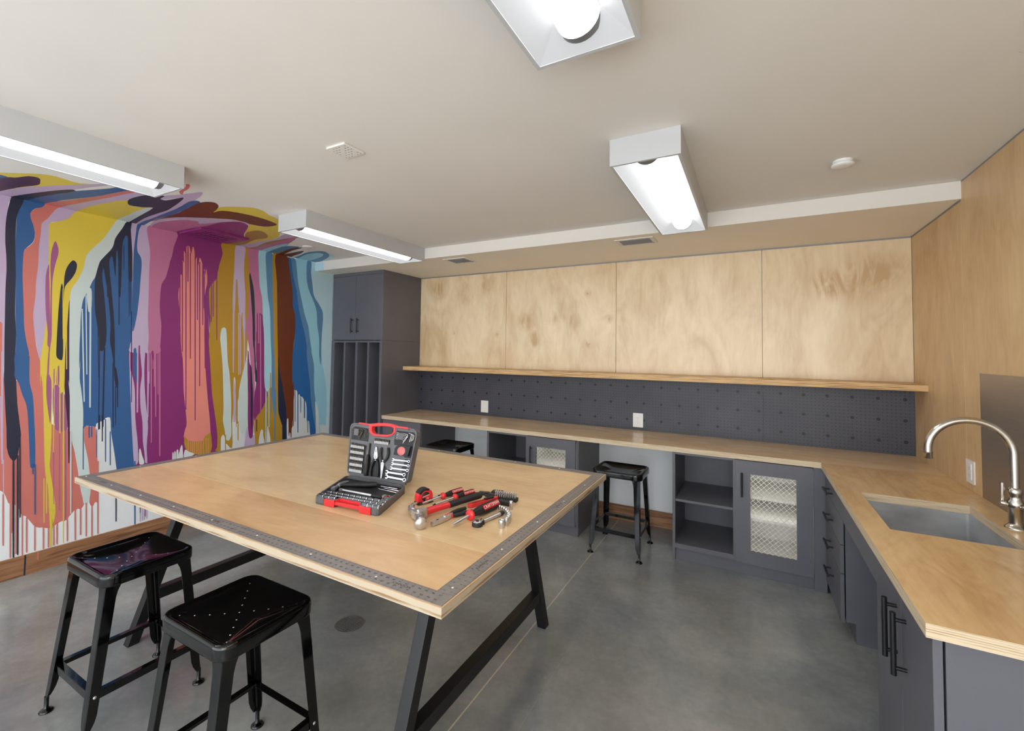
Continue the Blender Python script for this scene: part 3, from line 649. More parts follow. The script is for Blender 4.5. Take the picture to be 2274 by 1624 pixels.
blue c -4821,-3462 -4807,-3432 -4817,-3401 -4942,-3377 -5059,-3411
dpur c -4988,-3426 -4815,-3395 -4786,-3373 -4684,-3345 -4670,-3306 -4749,-3279 -4837,-3266 -4976,-3301 -5114,-3325 -5288,-3361
lav c -5329,-3352 -5220,-3338 -5002,-3301 -4850,-3251 -4639,-3168 -4426,-3078 -4443,-3061 -4573,-3094 -4756,-3132 -5032,-3202 -5299,-3261 -5412,-3334
navy c -5347,-3270 -5138,-3241 -4872,-3179 -4746,-3135 -4762,-3112 -4865,-3126 -4975,-3149 -5172,-3150 -5366,-3183
blue c -5380,-3190 -5159,-3181 -4967,-3152 -4861,-3127 -4758,-3113 -4635,-3073 -4502,-3034 -4419,-3014 -4401,-2958 -4462,-2960 -4728,-2998 -4965,-3052 -5138,-3088 -5377,-3086
coral c -5414,-3087 -5289,-3110 -5142,-3087 -4918,-3038 -4721,-3000 -4479,-2969 -4385,-2927 -4504,-2929 -4819,-2966 -5048,-2996 -5380,-2998
lav c -5423,-3001 -5280,-3024 -5040,-2999 -4714,-2957 -4497,-2932 -4387,-2891 -4392,-2849 -4640,-2876 -4934,-2926 -5144,-2934 -5378,-2902
yel c -5389,-2907 -5248,-2932 -5082,-2938 -4832,-2915 -4672,-2879 -4687,-2808 -4676,-2728 -5077,-2705 -5223,-2685 -5419,-2653
mint c -5429,-2658 -5289,-2697 -5134,-2710 -4873,-2733 -4669,-2731 -4735,-2701 -5061,-2658 -5394,-2596
lav c -5387,-2570 -5056,-2623 -4665,-2640 -4437,-2683 -4295,-2715 -4272,-2734 -4449,-2780 -4345,-2805 -4251,-2778 -4097,-2744 -4046,-2727 -4130,-2693 -4332,-2653 -4570,-2629 -4852,-2594 -5158,-2581 -5396,-2527
navy c -5408,-2603 -5052,-2661 -4705,-2714 -4757,-2755 -4788,-2818 -4719,-2857 -4626,-2881 -4481,-2876 -4392,-2849 -4345,-2805 -4438,-2787 -4438,-2755 -4272,-2734 -4297,-2716 -4437,-2683 -4665,-2640 -4836,-2632 -5070,-2617 -5382,-2567
blue c -5407,-2533 -5202,-2577 -5027,-2588 -4823,-2607 -4570,-2629 -4325,-2669 -4257,-2658 -4264,-2629 -4359,-2603 -4571,-2583 -4792,-2564 -4916,-2565 -5062,-2563 -5368,-2514
yel c -4469,-2450 -4280,-2502 -4189,-2484 -4061,-2399 -4055,-2318 -4114,-2234 -4163,-2118 -4532,-1857 -4710,-1771 -4919,-1757 -5199,-1720 -5389,-1746 -5438,-1835 -5241,-1925 -4974,-1911 -4738,-2035 -4536,-2127 -4438,-2233
brown c -5116,-2560 -4792,-2564 -4571,-2583 -4325,-2620 -4226,-2616 -4186,-2576 -4239,-2523 -4345,-2481 -4424,-2457 -4320,-2450 -4255,-2343 -4240,-2197 -4276,-2067 -4332,-2036 -4443,-2059 -4484,-2183 -4512,-2311 -4602,-2389 -4764,-2490 -4973,-2540
pink c -5424,-2445 -5135,-2513 -4848,-2470 -4769,-2375 -4817,-2334 -4661,-2309 -4464,-2267 -4541,-2153 -5038,-2104 -5476,-2211
mag c -5431,-2243 -5132,-2302 -4877,-2281 -4652,-2287 -4483,-2255 -4510,-2160 -4568,-2111 -4816,-1996 -4985,-1905 -5500,-1799
lav c -5424,-2445 -5123,-2537 -4951,-2550 -4756,-2494 -4594,-2373 -4481,-2296 -4466,-2182 -4518,-2141 -4486,-2231 -4644,-2292 -4843,-2338 -4771,-2389 -4870,-2489 -5037,-2512 -5229,-2492 -5407,-2437
och2 c -5507,-1803 -5317,-1889 -4985,-1905 -4814,-1985 -4710,-2021 -4589,-1997 -4667,-1881 -4781,-1817 -4940,-1826 -5263,-1738 -5484,-1691
lav c -5504,-1680 -5333,-1752 -5131,-1762 -4898,-1771 -4751,-1757 -4482,-1833 -4493,-1710 -4848,-1663 -5205,-1645 -5474,-1581
och2 c -5495,-1591 -5346,-1659 -5194,-1652 -4937,-1718 -4653,-1726 -4468,-1714 -4638,-1679 -4995,-1621 -5506,-1524
pink c -5527,-1534 -5356,-1609 -5035,-1653 -4686,-1703 -4525,-1704 -4812,-1584 -5036,-1564 -5524,-1381
lblue c -5497,-1445 -5338,-1516 -5106,-1577 -4804,-1605 -4863,-1545 -5068,-1512 -5501,-1331
slate c -5495,-1367 -5321,-1450 -5056,-1520 -4894,-1541 -4803,-1465 -4991,-1441 -5208,-1367 -5514,-1257
och c -5528,-1264 -5356,-1363 -5064,-1421 -4850,-1461 -5022,-1387 -5484,-1243
brown c -5499,-1250 -5368,-1323 -5021,-1435 -4853,-1462 -4820,-1420 -5022,-1387 -5167,-1348 -5241,-1308 -4919,-1337 -5060,-1260 -5271,-1206 -5524,-1051
pale c -5541,-783 -5422,-914 -4800,-1188 -4795,-1112 -4821,-1033 -4943,-947 -5268,-824 -5556,-692
slate c -5546,-1061 -5408,-1125 -5128,-1209 -4963,-1265 -4804,-1254 -4756,-1203 -4860,-1066 -5069,-948 -5471,-799 -5550,-835
lblue c -5530,-1009 -5342,-1093 -5035,-1210 -4866,-1204 -4871,-1133 -5020,-1048 -5341,-948 -5550,-835
coral c -3986,-2852 -3971,-2839 -4027,-2812 -4088,-2796 -4138,-2790 -4209,-2763 -4212,-2773 -4162,-2805 -4081,-2818 -4025,-2833
'''
# ------------------------------------------------------------------ room shell
struct(MB().box(XW - 0.1, 0.12, YEND, 0.14, -0.1, 0.0).build('floor', M['floor']))

mur_list = []
for ln in MURAL.strip().split('\n'):
    c, pl, rest = ln.split(' ', 2)
    mur_list.append((c, pl, [tuple(int(q) / 1000.0 for q in p.split(',')) for p in rest.split(' ')]))

def smooth(pts, k=3):
    """Closed Catmull-Rom curve through the brush outline."""
    n = len(pts); o = []
    for i in range(n):
        p0, p1, p2, p3 = (Vector(pts[(i + d) % n]) for d in (-1, 0, 1, 2))
        L = (p2 - p1).length
        kk = k if L > 0.012 else 1
        for j in range(kk):
            t = j / kk
            m1 = (p2 - p0) * 0.5; m2 = (p3 - p1) * 0.5
            for mv in (m1, m2):
                if mv.length > 1.2 * L: mv *= 1.2 * L / mv.length
            h00 = 2 * t**3 - 3 * t**2 + 1; h10 = t**3 - 2 * t**2 + t; h01 = -2 * t**3 + 3 * t**2; h11 = t**3 - t**2
            o.append(p1 * h00 + m1 * h10 + p2 * h01 + m2 * h11)
    return o

def clip(pts, ax, lim, keep_less):
    o = []; n = len(pts)
    ins = lambda p: (p[ax] <= lim) if keep_less else (p[ax] >= lim)
    for i in range(n):
        a, c = pts[i], pts[(i + 1) % n]
        if ins(a): o.append(a)
        if ins(a) != ins(c):
            t = (lim - a[ax]) / (c[ax] - a[ax]); o.append(a + (c - a) * t)
    return o

def mural(mb, plane, base):
    """Lay the painted shapes on a surface, later coats over earlier ones."""
    i = 0
    for c, pl, pts in mur_list:
        if pl != plane: continue
        i += 1
        q = smooth(pts)
        if plane == 'w':
            q = clip(clip(clip(q, 1, ZCE, True), 1, 0.133, False), 0, -0.632, True)
        else:
            q = clip(clip(q, 0, XW, False), 1, YS + 0.001, True)
        if len(q) < 3: continue
        tri = geometry.tessellate_polygon([[Vector((a[0], a[1], 0)) for a in q]])
        off = 0.00002 * i + 0.0001
        vs = [(XW + off, a[0], a[1]) if plane == 'w' else (a[0], a[1], ZCE - off) for a in q]
        mb.add(vs, [tuple(t) for t in tri], base + MURK.index(c))

mats_w = [M['wallwhite']] + [M['mur_' + k] for k in MURK]
mb = MB().box(XW - 0.1, XW, YEND, 0.14, 0, ZCE)
mural(mb, 'w', 1)
struct(mb.build('wall_left', mats_w, fixn=False))
mb = MB().box(XW - 0.1, 0.12, YEND, 0.14, ZCE, ZCE + 0.1)
mural(mb, 'c', 1)
struct(mb.build('ceiling', [M['ceil']] + [M['mur_' + k] for k in MURK], fixn=False))
mb = MB().box(XW, 0.0, YS, 0.02, ZS, ZCE - 0.001)
mb.add([(XW + 0.001, YS - 0.0005, ZS), (XW + 0.15, YS - 0.0005, ZS), (XW + 0.13, YS - 0.0005, ZCE - 0.012), (XW + 0.001, YS - 0.0005, ZCE - 0.012)], [(0, 1, 2, 3)], 1)
mb.m[0] = 2
struct(mb.build('ceiling_soffit', [M['soffit'], M['mur_pale'], M['soffit_under']], fixn=False))

wb = struct(MB().box(XW, 0.12, 0.019, 0.14, 0, ZCE).build('wall_back', M['wallwhite']))
wr = struct(MB().box(0.019, 0.12, YEND, 0.019, 0, ZCE).build('wall_right', M['wallwhite']))
xs = [XL + 0.002, -3.33, -2.14, -0.938, 0.0]
for a, c in zip(xs[:-1], xs[1:]):
    MB().box(a + 0.0015, c - 0.0015, 0.0, 0.0185, 1.368, ZS - 0.012).build('plywood_panel', M['ply_wall'], wb, bevel=0.001)
ys = [0.0, -0.872, -2.09, -3.31, -4.53, -5.75, YEND]
for a, c in zip(ys[:-1], ys[1:]):
    top = ZS - 0.012 if a == 0.0 else ZCE - 0.011
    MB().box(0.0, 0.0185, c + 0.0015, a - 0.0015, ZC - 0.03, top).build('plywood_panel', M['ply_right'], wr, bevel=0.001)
struct(MB().box(XL, 0.0, 0.001, 0.0185, ZS - 0.0115, ZS - 0.0005).build('trim_1', M['trimgrey']))
struct(MB().box(0.001, 0.0185, YS, 0.0, ZS - 0.0115, ZS - 0.0005).build('trim_2', M['trimgrey']))
struct(MB().box(0.001, 0.0185, YEND, YS, ZCE - 0.0105, ZCE - 0.0005).build('trim_3', M['trimgrey']))

mb = MB().box(XW, XW + 0.016, YEND, -0.64, 0, 0.134)
mb.box(XW + 0.016, XW + 0.0163, -3.117, -3.108, 0.0, 0.134, 1)      # run of navy paint down the skirting
mb.box(XW + 0.016, XW + 0.0163, -3.054, -3.048, 0.08, 0.134, 2)
struct(mb.build('baseboard_left', [M['oak'], M['mur_navy'], M['mur_coral']], bevel=0.002))
for nm, a, c in (('baseboard_back', -3.978, -3.192), ('baseboard_back_2', -2.298, -1.549)):
    struct(MB().box(a, c, 0.003, 0.0185, 0, 0.138).build(nm, M['oak']))

# ------------------------------------------------------------------ tall cabinet
YC = -0.634
tc = thing('tall_cabinet', 'tall slate grey corner cabinet with upper doors and narrow open slots', 'cabinet', ((XW + XL) / 2, YC / 2, 0))
x0, x1 = XW + 0.007, XL
mb = MB()
mb.box(x0 + 0.018, x1 - 0.018, YC + 0.022, 0.004, 1.656, 1.673); mb.box(x0 + 0.018, x1 - 0.018, YC + 0.022, 0.004, 2.37, 2.387)
mb.box(x0, x0 + 0.018, YC + 0.022, 0.017, 1.655, 2.388); mb.box(x1 - 0.018, x1, YC + 0.001, 0.017, 1.655, 2.388); mb.box(x0 + 0.018, x1 - 0.018, 0.0045, 0.016, 1.657, 2.386)
mb.build('upper_box', M['cab'], tc, 0.001)
MB().box(x0, x1, YC + 0.001, 0.017, 2.3885, ZS - 0.001).build('top_filler', M['cab'], tc, 0.001)
mb = MB()
mb.box(x1 - 0.034, x1, YC, 0.017, 0.0, 1.6535); mb.box(x0, x0 + 0.05, YC, 0.017, 0.0, 1.651)
mb.box(x0 + 0.05, x1 - 0.034, YC, 0.017, 1.630, 1.651); mb.box(x0 + 0.05, x1 - 0.034, YC + 0.03, 0.017, 0.0, 0.12); mb.box(x0 + 0.05, x1 - 0.034, -0.03, 0.017, 0.12, 1.63)
mb.build('lower_box', M['cab'], tc, 0.001)
for a, c in ((-5.098, -5.07), (-4.912, -4.881), (-4.728, -4.702)):
    MB().box(a, c, YC + 0.001, -0.03, 0.12, 1.63).build('divider', M['cab'], tc, 0.001)

def pull(parent, p0, p1, out, r=0.0065, inset=0.022, name='handle'):
    """Bar pull: round bar on two posts; out = vector from door face to bar axis."""
    p0, p1, out = Vector(p0), Vector(p1), Vector(out); d = (p1 - p0).normalized()
    mb = MB().cyl(p0, p1, r, n=12)
    for p in (p0 + d * inset, p1 - d * inset): mb.cyl(p - out, p, r * 0.75, n=10)
    return mb.build(name, M['handle'], parent)
for a, c, hx in ((x0 + 0.005, -4.9235, -4.962), (-4.9205, x1 - 0.006, -4.872)):
    d = MB().box(a, c, YC, YC + 0.02, 1.660, 2.386).build('door', M['cab'], tc, 0.0015)
    pull(d, (hx, YC - 0.03, 1.735), (hx, YC - 0.03, 1.905), (0, -0.03, 0))

# ------------------------------------------------------------------ base cabinets on the long wall
YF = -0.60; ZB = 0.092; ZU = ZC - TC - 0.001
def carcass(mb, a, c, hole=None):
    """side panels, bottom, back and plinth of a base cabinet"""
    mb.box(a, a + 0.019, YF + 0.02, 0.017, 0.0, ZU); mb.box(c - 0.019, c, YF + 0.02, 0.017, 0.0, ZU)
    mb.box(a + 0.019, c - 0.019, YF + 0.02, 0.0, ZB, ZB + 0.019); mb.box(a + 0.019, c - 0.019, -0.04, 0.0, ZB + 0.019, ZU)
    mb.box(a + 0.001, c - 0.001, -0.574, -0.56, 0.0, ZB); mb.box(a + 0.019, c - 0.019, YF + 0.02, 0.0, ZU - 0.019, ZU)
    return mb

bc = thing('base_cabinet', 'slate grey base cabinet with one drawer beside the tall cabinet', 'cabinet', (-4.245, -0.29, 0), 'base cabinets under the plywood counter')
carcass(MB(), XL + 0.001, -3.982).build('carcass', M['cab'], bc, 0.001)
d = MB().box(XL + 0.006, -3.985, YF, YF + 0.019, 0.645, ZU - 0.004).build('drawer', M['cab'], bc, 0.0015)
pull(d, (-4.33, YF - 0.03, 0.70), (-4.17, YF - 0.03, 0.70), (0, -0.03, 0))
d = MB().box(XL + 0.006, -3.985, YF, YF + 0.019, ZB + 0.004, 0.641).build('door', M['cab'], bc, 0.0015)

def lattice(mb, xa, xb, za, zb, y, pitch=0.0335):
    """diamond wire grille, each strand crimped from a flat strip"""
    w = 0.0032
    for s in (1, -1):
        k0 = xa - (zb - za) if s > 0 else xa
        k = k0 - ((k0 - xa) % pitch)
        while k < (xb if s > 0 else xb + (zb - za)):
            # line x = k + s*(z-za)
            t0 = max(0.0, (xa - k) if s > 0 else (k - xb)); t1 = min(zb - za, (xb - k) if s > 0 else (k - xa))
            if t1 - t0 > 0.006:
                p0 = (k + s * t0, y + 0.002 * s, za + t0); p1 = (k + s * t1, y + 0.002 * s, za + t1)
                mb.bar(p0, p1, w, 0.0022, up=(0, 1, 0))
            k += pitch
    return mb

def mesh_unit(name, label, a, m0, m1, c, door_r, mesh, shelf_z, filler):
    """open shelf bay on the left, wire-fronted cupboard on the right"""
    t = thing(name, label, 'cabinet', ((a + c) / 2, -0.29, 0), 'base cabinets under the plywood counter')
    mb = MB()
    mb.box(a, a + 0.02, YF, 0.017, 0.0, ZU); mb.box(c - 0.019, c, YF + 0.022, 0.017, 0.0, ZU)
    mb.box(m0, m0 + 0.015, YF, 0.0, ZB, ZU)
    mb.box(a + 0.02, m0, YF, 0.0, ZB, ZB + 0.035); mb.box(a + 0.02, c - 0.02, -0.04, -0.025, ZB, ZU); mb.box(a + 0.001, c - 0.001, -0.574, -0.56, 0.0, ZB)
    mb.box(a + 0.02, m0, YF, 0.0, ZU - 0.018, ZU); mb.box(m0 + 0.015, c - 0.019, YF + 0.024, -0.04, ZU - 0.018, ZU)
    if filler: mb.box(door_r + 0.003, c, YF + 0.004, YF + 0.022, 0.0, ZU)
    mb.build('carcass', M['cab'], t, 0.001)
    MB().box(a + 0.021, m0 - 0.001, YF + 0.003, -0.04, 0.438, 0.456).build('shelf', M['cab'], t, 0.001)
    mb = MB()
    x0, x1 = m0 + 0.016, min(c - 0.02, door_r + 0.02)
    mb.box(x0, x0 + 0.006, YF + 0.024, -0.041, ZB, ZU - 0.019); mb.box(x1 - 0.006, x1, YF + 0.024, -0.041, ZB, ZU - 0.019)
    mb.box(x0, x1, -0.05, -0.041, ZB, ZU - 0.019); mb.box(x0, x1, YF + 0.024, -0.041, ZB, ZB + 0.01); mb.box(x0, x1, YF + 0.024, -0.05, ZU - 0.027, ZU - 0.019)
    mb.build('liner', M['cream'], t)['label'] = 'cream cupboard interior'
    for z in shelf_z:
        MB().box(x0 + 0.006, x1 - 0.006, -0.56, -0.05, z - 0.018, z).build('inner_shelf', M['cream'], t, 0.001)
    for z in [ZU - 0.032] + [q - 0.021 for q in shelf_z]:  # hidden fill lights added to brighten the cupboard interior
        lp = bpy.data.lights.new('added_cupboard_fill', 'AREA'); lp.shape = 'RECTANGLE'; lp.size = x1 - x0 - 0.06; lp.size_y = 0.02; lp.energy = 0.14
        lo_ = bpy.data.objects.new('added_cupboard_fill', lp); COL.objects.link(lo_); lo_.location = ((x0 + x1) / 2, -0.52, z); lo_.rotation_euler = (math.radians(20), 0, 0)
    dl, dr = m1, door_r; ma, mz, mB, mT = mesh
    mb = MB()
    for q in ((dl, ma, ZB - 0.008, ZU - 0.006), (mz, dr, ZB - 0.008, ZU - 0.006), (ma, mz, ZB - 0.008, mB), (ma, mz, mT, ZU - 0.006)):
        mb.box(q[0], q[1], YF - 0.003, YF + 0.017, q[2], q[3])
    d = mb.build('door', M['cab'], t)
    lattice(MB(), ma, mz, mB, mT, YF + 0.010).build('wire_grille', M['wire'], d)
    pull(d, (dl + 0.042, YF - 0.034, 0.55), (dl + 0.042, YF - 0.034, 0.718), (0, -0.031, 0))
    return t
mesh_unit('base_cabinet', 'slate grey base cabinet with wire door between the two knee spaces', -3.19, -2.785, -2.77, -2.30, -2.32, (-2.684, -2.408, 0.175, 0.715), (0.56, 0.39), False)
mesh_unit('base_cabinet', 'slate grey base cabinet with two open shelves and wire door by the corner', -1.547, -1.139, -1.124, -0.592, -0.665, (-1.030, -0.757, 0.174, 0.709), (0.548, 0.395), True)

# ------------------------------------------------------------------ side leg: drawers, apron, two-door cabinet
XF = -0.60
t = thing('drawer_cabinet', 'slate grey cabinet with four drawers at the inside corner', 'cabinet', (-0.3, -0.87, 0), 'base cabinets under the plywood counter')
prof = [(-0.576, 0.106), (-0.534, 0.106), (-0.534, 0.0), (-0.02, 0.0), (-0.02, ZU), (-0.576, ZU)]
mb = MB()
for a, c in ((-1.150, -1.131), (-0.640, -0.621)): mb.prism(prof, a, c, o=(0, 0, 0), ex=(1, 0, 0), ey=(0, 0, 1), ez=(0, 1, 0))
mb.box(-0.534, -0.522, -1.131, -0.640, 0, 0.106); mb.box(-0.576, -0.02, -1.131, -0.64, 0.106, 0.124); mb.box(-0.05, -0.02, -1.131, -0.64, 0.124, ZU)
mb.build('carcass', M['cab'], t, 0.001)
for z0, z1, hz in ((0.676, ZU - 0.003, 0.727), (0.514, 0.673, 0.572), (0.359, 0.511, 0.412), (0.098, 0.356, 0.248)):
    d = MB().box(XF, XF + 0.019, -1.150, -0.618, z0, z1).build('drawer', M['cab'], t, 0.0015)
    pull(d, (XF - 0.031, -0.94, hz), (XF - 0.031, -0.785, hz), (-0.031, 0, 0))

t = thing('base_cabinet', 'slate grey two-door base cabinet at the near end of the sink counter', 'cabinet', (-0.3, -2.3, 0), 'base cabinets under the plywood counter')
mb = MB()
mb.box(XF + 0.026, -0.02, -2.611, -2.592, 0.0, ZU); mb.box(XF + 0.022, -0.02, -2.013, -1.994, 0.0, ZU)
MB().box(XF, XF + 0.019, -1.992, -1.152, 0.672, ZU).build('apron_board', M['cab'], t, 0.0015)
mb.box(XF + 0.022, -0.02, -2.592, -2.013, 0.10, 0.118); mb.box(XF + 0.07, XF + 0.085, -2.592, -2.013, 0.0, 0.10); mb.box(-0.04, -0.02, -2.592, -2.013, 0.118, ZU)
mb.build('carcass', M['cab'], t, 0.001)
for a, c, hy in ((-2.3175, -1.994, -2.268), (-2.611, -2.3205, -2.372)):
    d = MB().box(XF, XF + 0.021, a, c, 0.098, ZU - 0.003).build('door', M['cab'], t, 0.0015)
    pull(d, (XF - 0.032, hy, 0.545), (XF - 0.032, hy, 0.738), (-0.032, 0, 0), r=0.008)

# ------------------------------------------------------------------ counter, sink, tap
def slab(mb, xs, ys, solid, z0, z1, topmat, edge, under=None):
    nx, ny = len(xs) - 1, len(ys) - 1
    S = lambda i, j: 0 <= i < nx and 0 <= j < ny and solid(i, j)
    for i in range(nx):
        for j in range(ny):
            if not S(i, j): continue
            a, c, d, e = xs[i], xs[i + 1], ys[j], ys[j + 1]
            mb.add([(a, d, z1), (c, d, z1), (c, e, z1), (a, e, z1)], [(0, 1, 2, 3)], topmat(i, j))
            mb.add([(a, d, z0), (c, d, z0), (c, e, z0), (a, e, z0)], [(3, 2, 1, 0)], topmat(i, j) if under is None else under)
            if not S(i - 1, j): mb.add([(a, d, z0), (a, e, z0), (a, e, z1), (a, d, z1)], [(3, 2, 1, 0)], edge)
            if not S(i + 1, j): mb.add([(c, d, z0), (c, e, z0), (c, e, z1), (c, d, z1)], [(0, 1, 2, 3)], edge)
            if not S(i, j - 1): mb.add([(a, d, z0), (c, d, z0), (c, d, z1), (a, d, z1)], [(0, 1, 2, 3)], edge)
            if not S(i, j + 1): mb.add([(a, e, z0), (c, e, z0), (c, e, z1), (a, e, z1)], [(3, 2, 1, 0)], edge)
    return mb
SX0, SX1, SY0, SY1 = -0.528, -0.118, -1.852, -1.283
xs = [XL + 0.001, -0.6206, SX0, SX1, -0.0005]; ysl = [-2.643, SY0, SY1, -0.6122, -0.0005]
ct = slab(MB(), xs, ysl, lambda i, j: not (i == 0 and j < 3) and not (i == 2 and j == 1), ZC - TC, ZC,
          lambda i, j: 0 if j == 3 else 1, 2).build('countertop', [M['ply_counter'], M['ply_counter2'], M['edge_counter']])
tag(ct, 'L-shaped birch plywood countertop with layered edges along two walls', 'countertop')

t = thing('sink', 'rectangular undermount stainless steel sink in the plywood counter', 'sink', ((SX0 + SX1) / 2, (SY0 + SY1) / 2, 0.57))
g = 0.006; zb = 0.575; zr = ZC - TC - 0.0015
a, c, d, e = SX0 - g, SX1 + g, SY0 - g, SY1 + g
r = rrect(a, c, d, e, 0.018, 3); r2 = rrect(a + 0.012, c - 0.012, d + 0.012, e - 0.012, 0.02, 3)
mb = MB(); n = len(r)
vs = [(x, y, zr) for x, y in r] + [(x, y, zb + 0.02) for x, y in r] + [(x, y, zb) for x, y in r2]
mb.add(vs, [(k, (k + 1) % n, n + (k + 1) % n, n + k) for k in range(n)] + [(n + k, n + (k + 1) % n, 2 * n + (k + 1) % n, 2 * n + k) for k in range(n)] + [tuple(range(2 * n, 3 * n))], 0)
ro = rrect(a - 0.016, c + 0.016, d - 0.016, e + 0.016, 0.02, 3)
mb.add([(x, y, zr) for x, y in r] + [(x, y, zr) for x, y in ro], [(k, (k + 1) % n, n + (k + 1) % n, n + k) for k in range(n)], 0)
mb.build('basin', M['sink'], t)
MB().lathe((-0.323, -1.57, zb + 0.0005), (0, 0, 1), [(0.045, 0), (0.045, 0.003), (0.036, 0.004), (0.03, 0.001), (0.0, 0.001)], 24).build('drain_strainer', M['steel'], t)

FX, FY = -0.066, -1.565
t = thing('kitchen_faucet', 'brushed nickel gooseneck faucet with lever handles behind the sink', 'faucet', (FX, FY, ZC))
MB().lathe((FX, FY, ZC), (0, 0, 1), [(0.036, 0), (0.036, 0.004), (0.031, 0.008), (0.024, 0.016), (0.0225, 0.02)], 8).build('base_flange', M['steel'], t)
MB().lathe((FX, FY, ZC + 0.018), (0, 0, 1), [(0.0215, 0), (0.0215, 0.062), (0.026, 0.066), (0.026, 0.09), (0.019, 0.1), (0.0195, 0.118), (0.022, 0.122), (0.022, 0.142), (0.016, 0.148)], 20).build('body', M['steel'], t)
cx, cz, rx, rz = -0.200, 1.142, 0.134, 0.136
path = [(FX, FY, 0.99), (FX, FY, 1.03), (FX, FY, 1.07), (FX, FY, 1.11)] + [(cx + rx * math.cos(q * PI / 22), FY, cz + rz * math.sin(q * PI / 22)) for q in range(0, 23)] + [(-0.334, FY, 1.125)]
MB().tube(path, 0.0145, 16).build('spout', M['steel'], t)
MB().lathe((-0.334, FY, 1.130), (0, 0, -1), [(0.0165, 0), (0.0165, 0.006), (0.0155, 0.007), (0.0155, 0.03), (0.012, 0.031)], 20).build('aerator', M['steel'], t)
lv = MB().cyl((FX, FY, 0.93), (FX - 0.036, FY, 0.945), 0.0095, n=14).lathe((FX - 0.03, FY, 0.943), (-1, 0, 0.1), [(0.013, 0), (0.013, 0.012), (0.01, 0.016)], 14)
lv.cyl((FX - 0.040, FY, 0.945), (FX - 0.039, FY, 0.965), 0.0062, n=12).cyl((FX - 0.039, FY, 0.963), (FX - 0.0375, FY, 1.028), 0.0062, 0.0092, n=12)
lv.build('lever_handle', M['steel'], t)
lv = MB().cyl((FX, FY, 0.93), (FX + 0.02, FY - 0.034, 0.938), 0.0095, n=14).lathe((FX + 0.018, FY - 0.028, 0.936), (0.5, -0.86, 0.15), [(0.013, 0), (0.013, 0.012), (0.01, 0.016)], 14)
lv.cyl((FX + 0.021, FY - 0.036, 0.938), (FX + 0.03, FY - 0.092, 0.936), 0.0062, 0.009, n=12)
lv.build('lever_handle', M['steel'], t)

sp = MB().box(-0.0025, -0.0004, -2.62, -1.062, ZC + 0.0005, 1.470).build('steel_backsplash', M['splash'])
tag(sp, 'brushed steel splash panel on the wall behind the sink', 'panel')

# ------------------------------------------------------------------ wall shelf, pegboards, outlets
sh = slab(MB(), [XL + 0.001, -0.0005], [-0.291, -0.0005], lambda i, j: True, 1.324, 1.3675, lambda i, j: 0, 1).build('wall_shelf', [M['ply_shelf'], M['edge_shelf']])
tag(sh, 'long birch plywood shelf with layered edge above the dark pegboard', 'shelf')
for a, c, lb in ((XL + 0.002, -0.935, 'long slate grey pegboard from the tall cabinet to the seam near the corner'), (-0.9335, -0.0006, 'short slate grey pegboard at the right end by the plywood corner')):
    tag(MB().box(a, c, 0.0, 0.0185, ZC + 0.0005, 1.3235).build('pegboard', M['peg']), lb, 'pegboard', 'pegboards over the counter')

def outlet(o, ex, ez, nrm, w, h, label, duplex):
    o, ex, ez, nrm = Vector(o), Vector(ex), Vector(ez), Vector(nrm)
    t = thing('wall_outlet', label, 'outlet', o, 'white wall outlets')
    MB().prism(rrect(-w / 2, w / 2, -h / 2, h / 2, 0.004, 2), 0.0003, 0.006, o=o, ex=ex, ey=ez, ez=nrm).build('cover_plate', M['white'], t, 0.0012)
    MB().prism(rrect(-0.021, 0.021, -0.042, 0.042, 0.003, 2), 0.006, 0.0085, o=o, ex=ex, ey=ez, ez=nrm).build('receptacle', M['white'], t, 0.0008)
    if duplex:
        for s in (-0.02, 0.02):
            mb = MB()
            for q in (-0.0065, 0.0065): mb.box(q - 0.001, q + 0.001, s - 0.001, s + 0.007, 0.0085, 0.0088)
            mb.box(-0.0022, 0.0022, s - 0.010, s - 0.006, 0.0085, 0.0088)
            mb.map(lambda p: o + ex * p.x + ez * p.y + nrm * p.z).build('socket_slot', M['trimgrey'], t)
outlet((-3.5815, 0, 0.9455), (1, 0, 0), (0, 0, 1), (0, -1, 0), 0.093, 0.129, 'white outlet on the pegboard nearer the tall cabinet', False)
outlet((-1.932, 0, 0.9365), (1, 0, 0), (0, 0, 1), (0, -1, 0), 0.091, 0.128, 'white outlet on the pegboard above the black stool by the wall', True)
outlet((0, -0.927, 0.944), (0, -1, 0), (0, 0, 1), (-1, 0, 0), 0.1, 0.122, 'white outlet on the side plywood wall beside the steel panel', True)
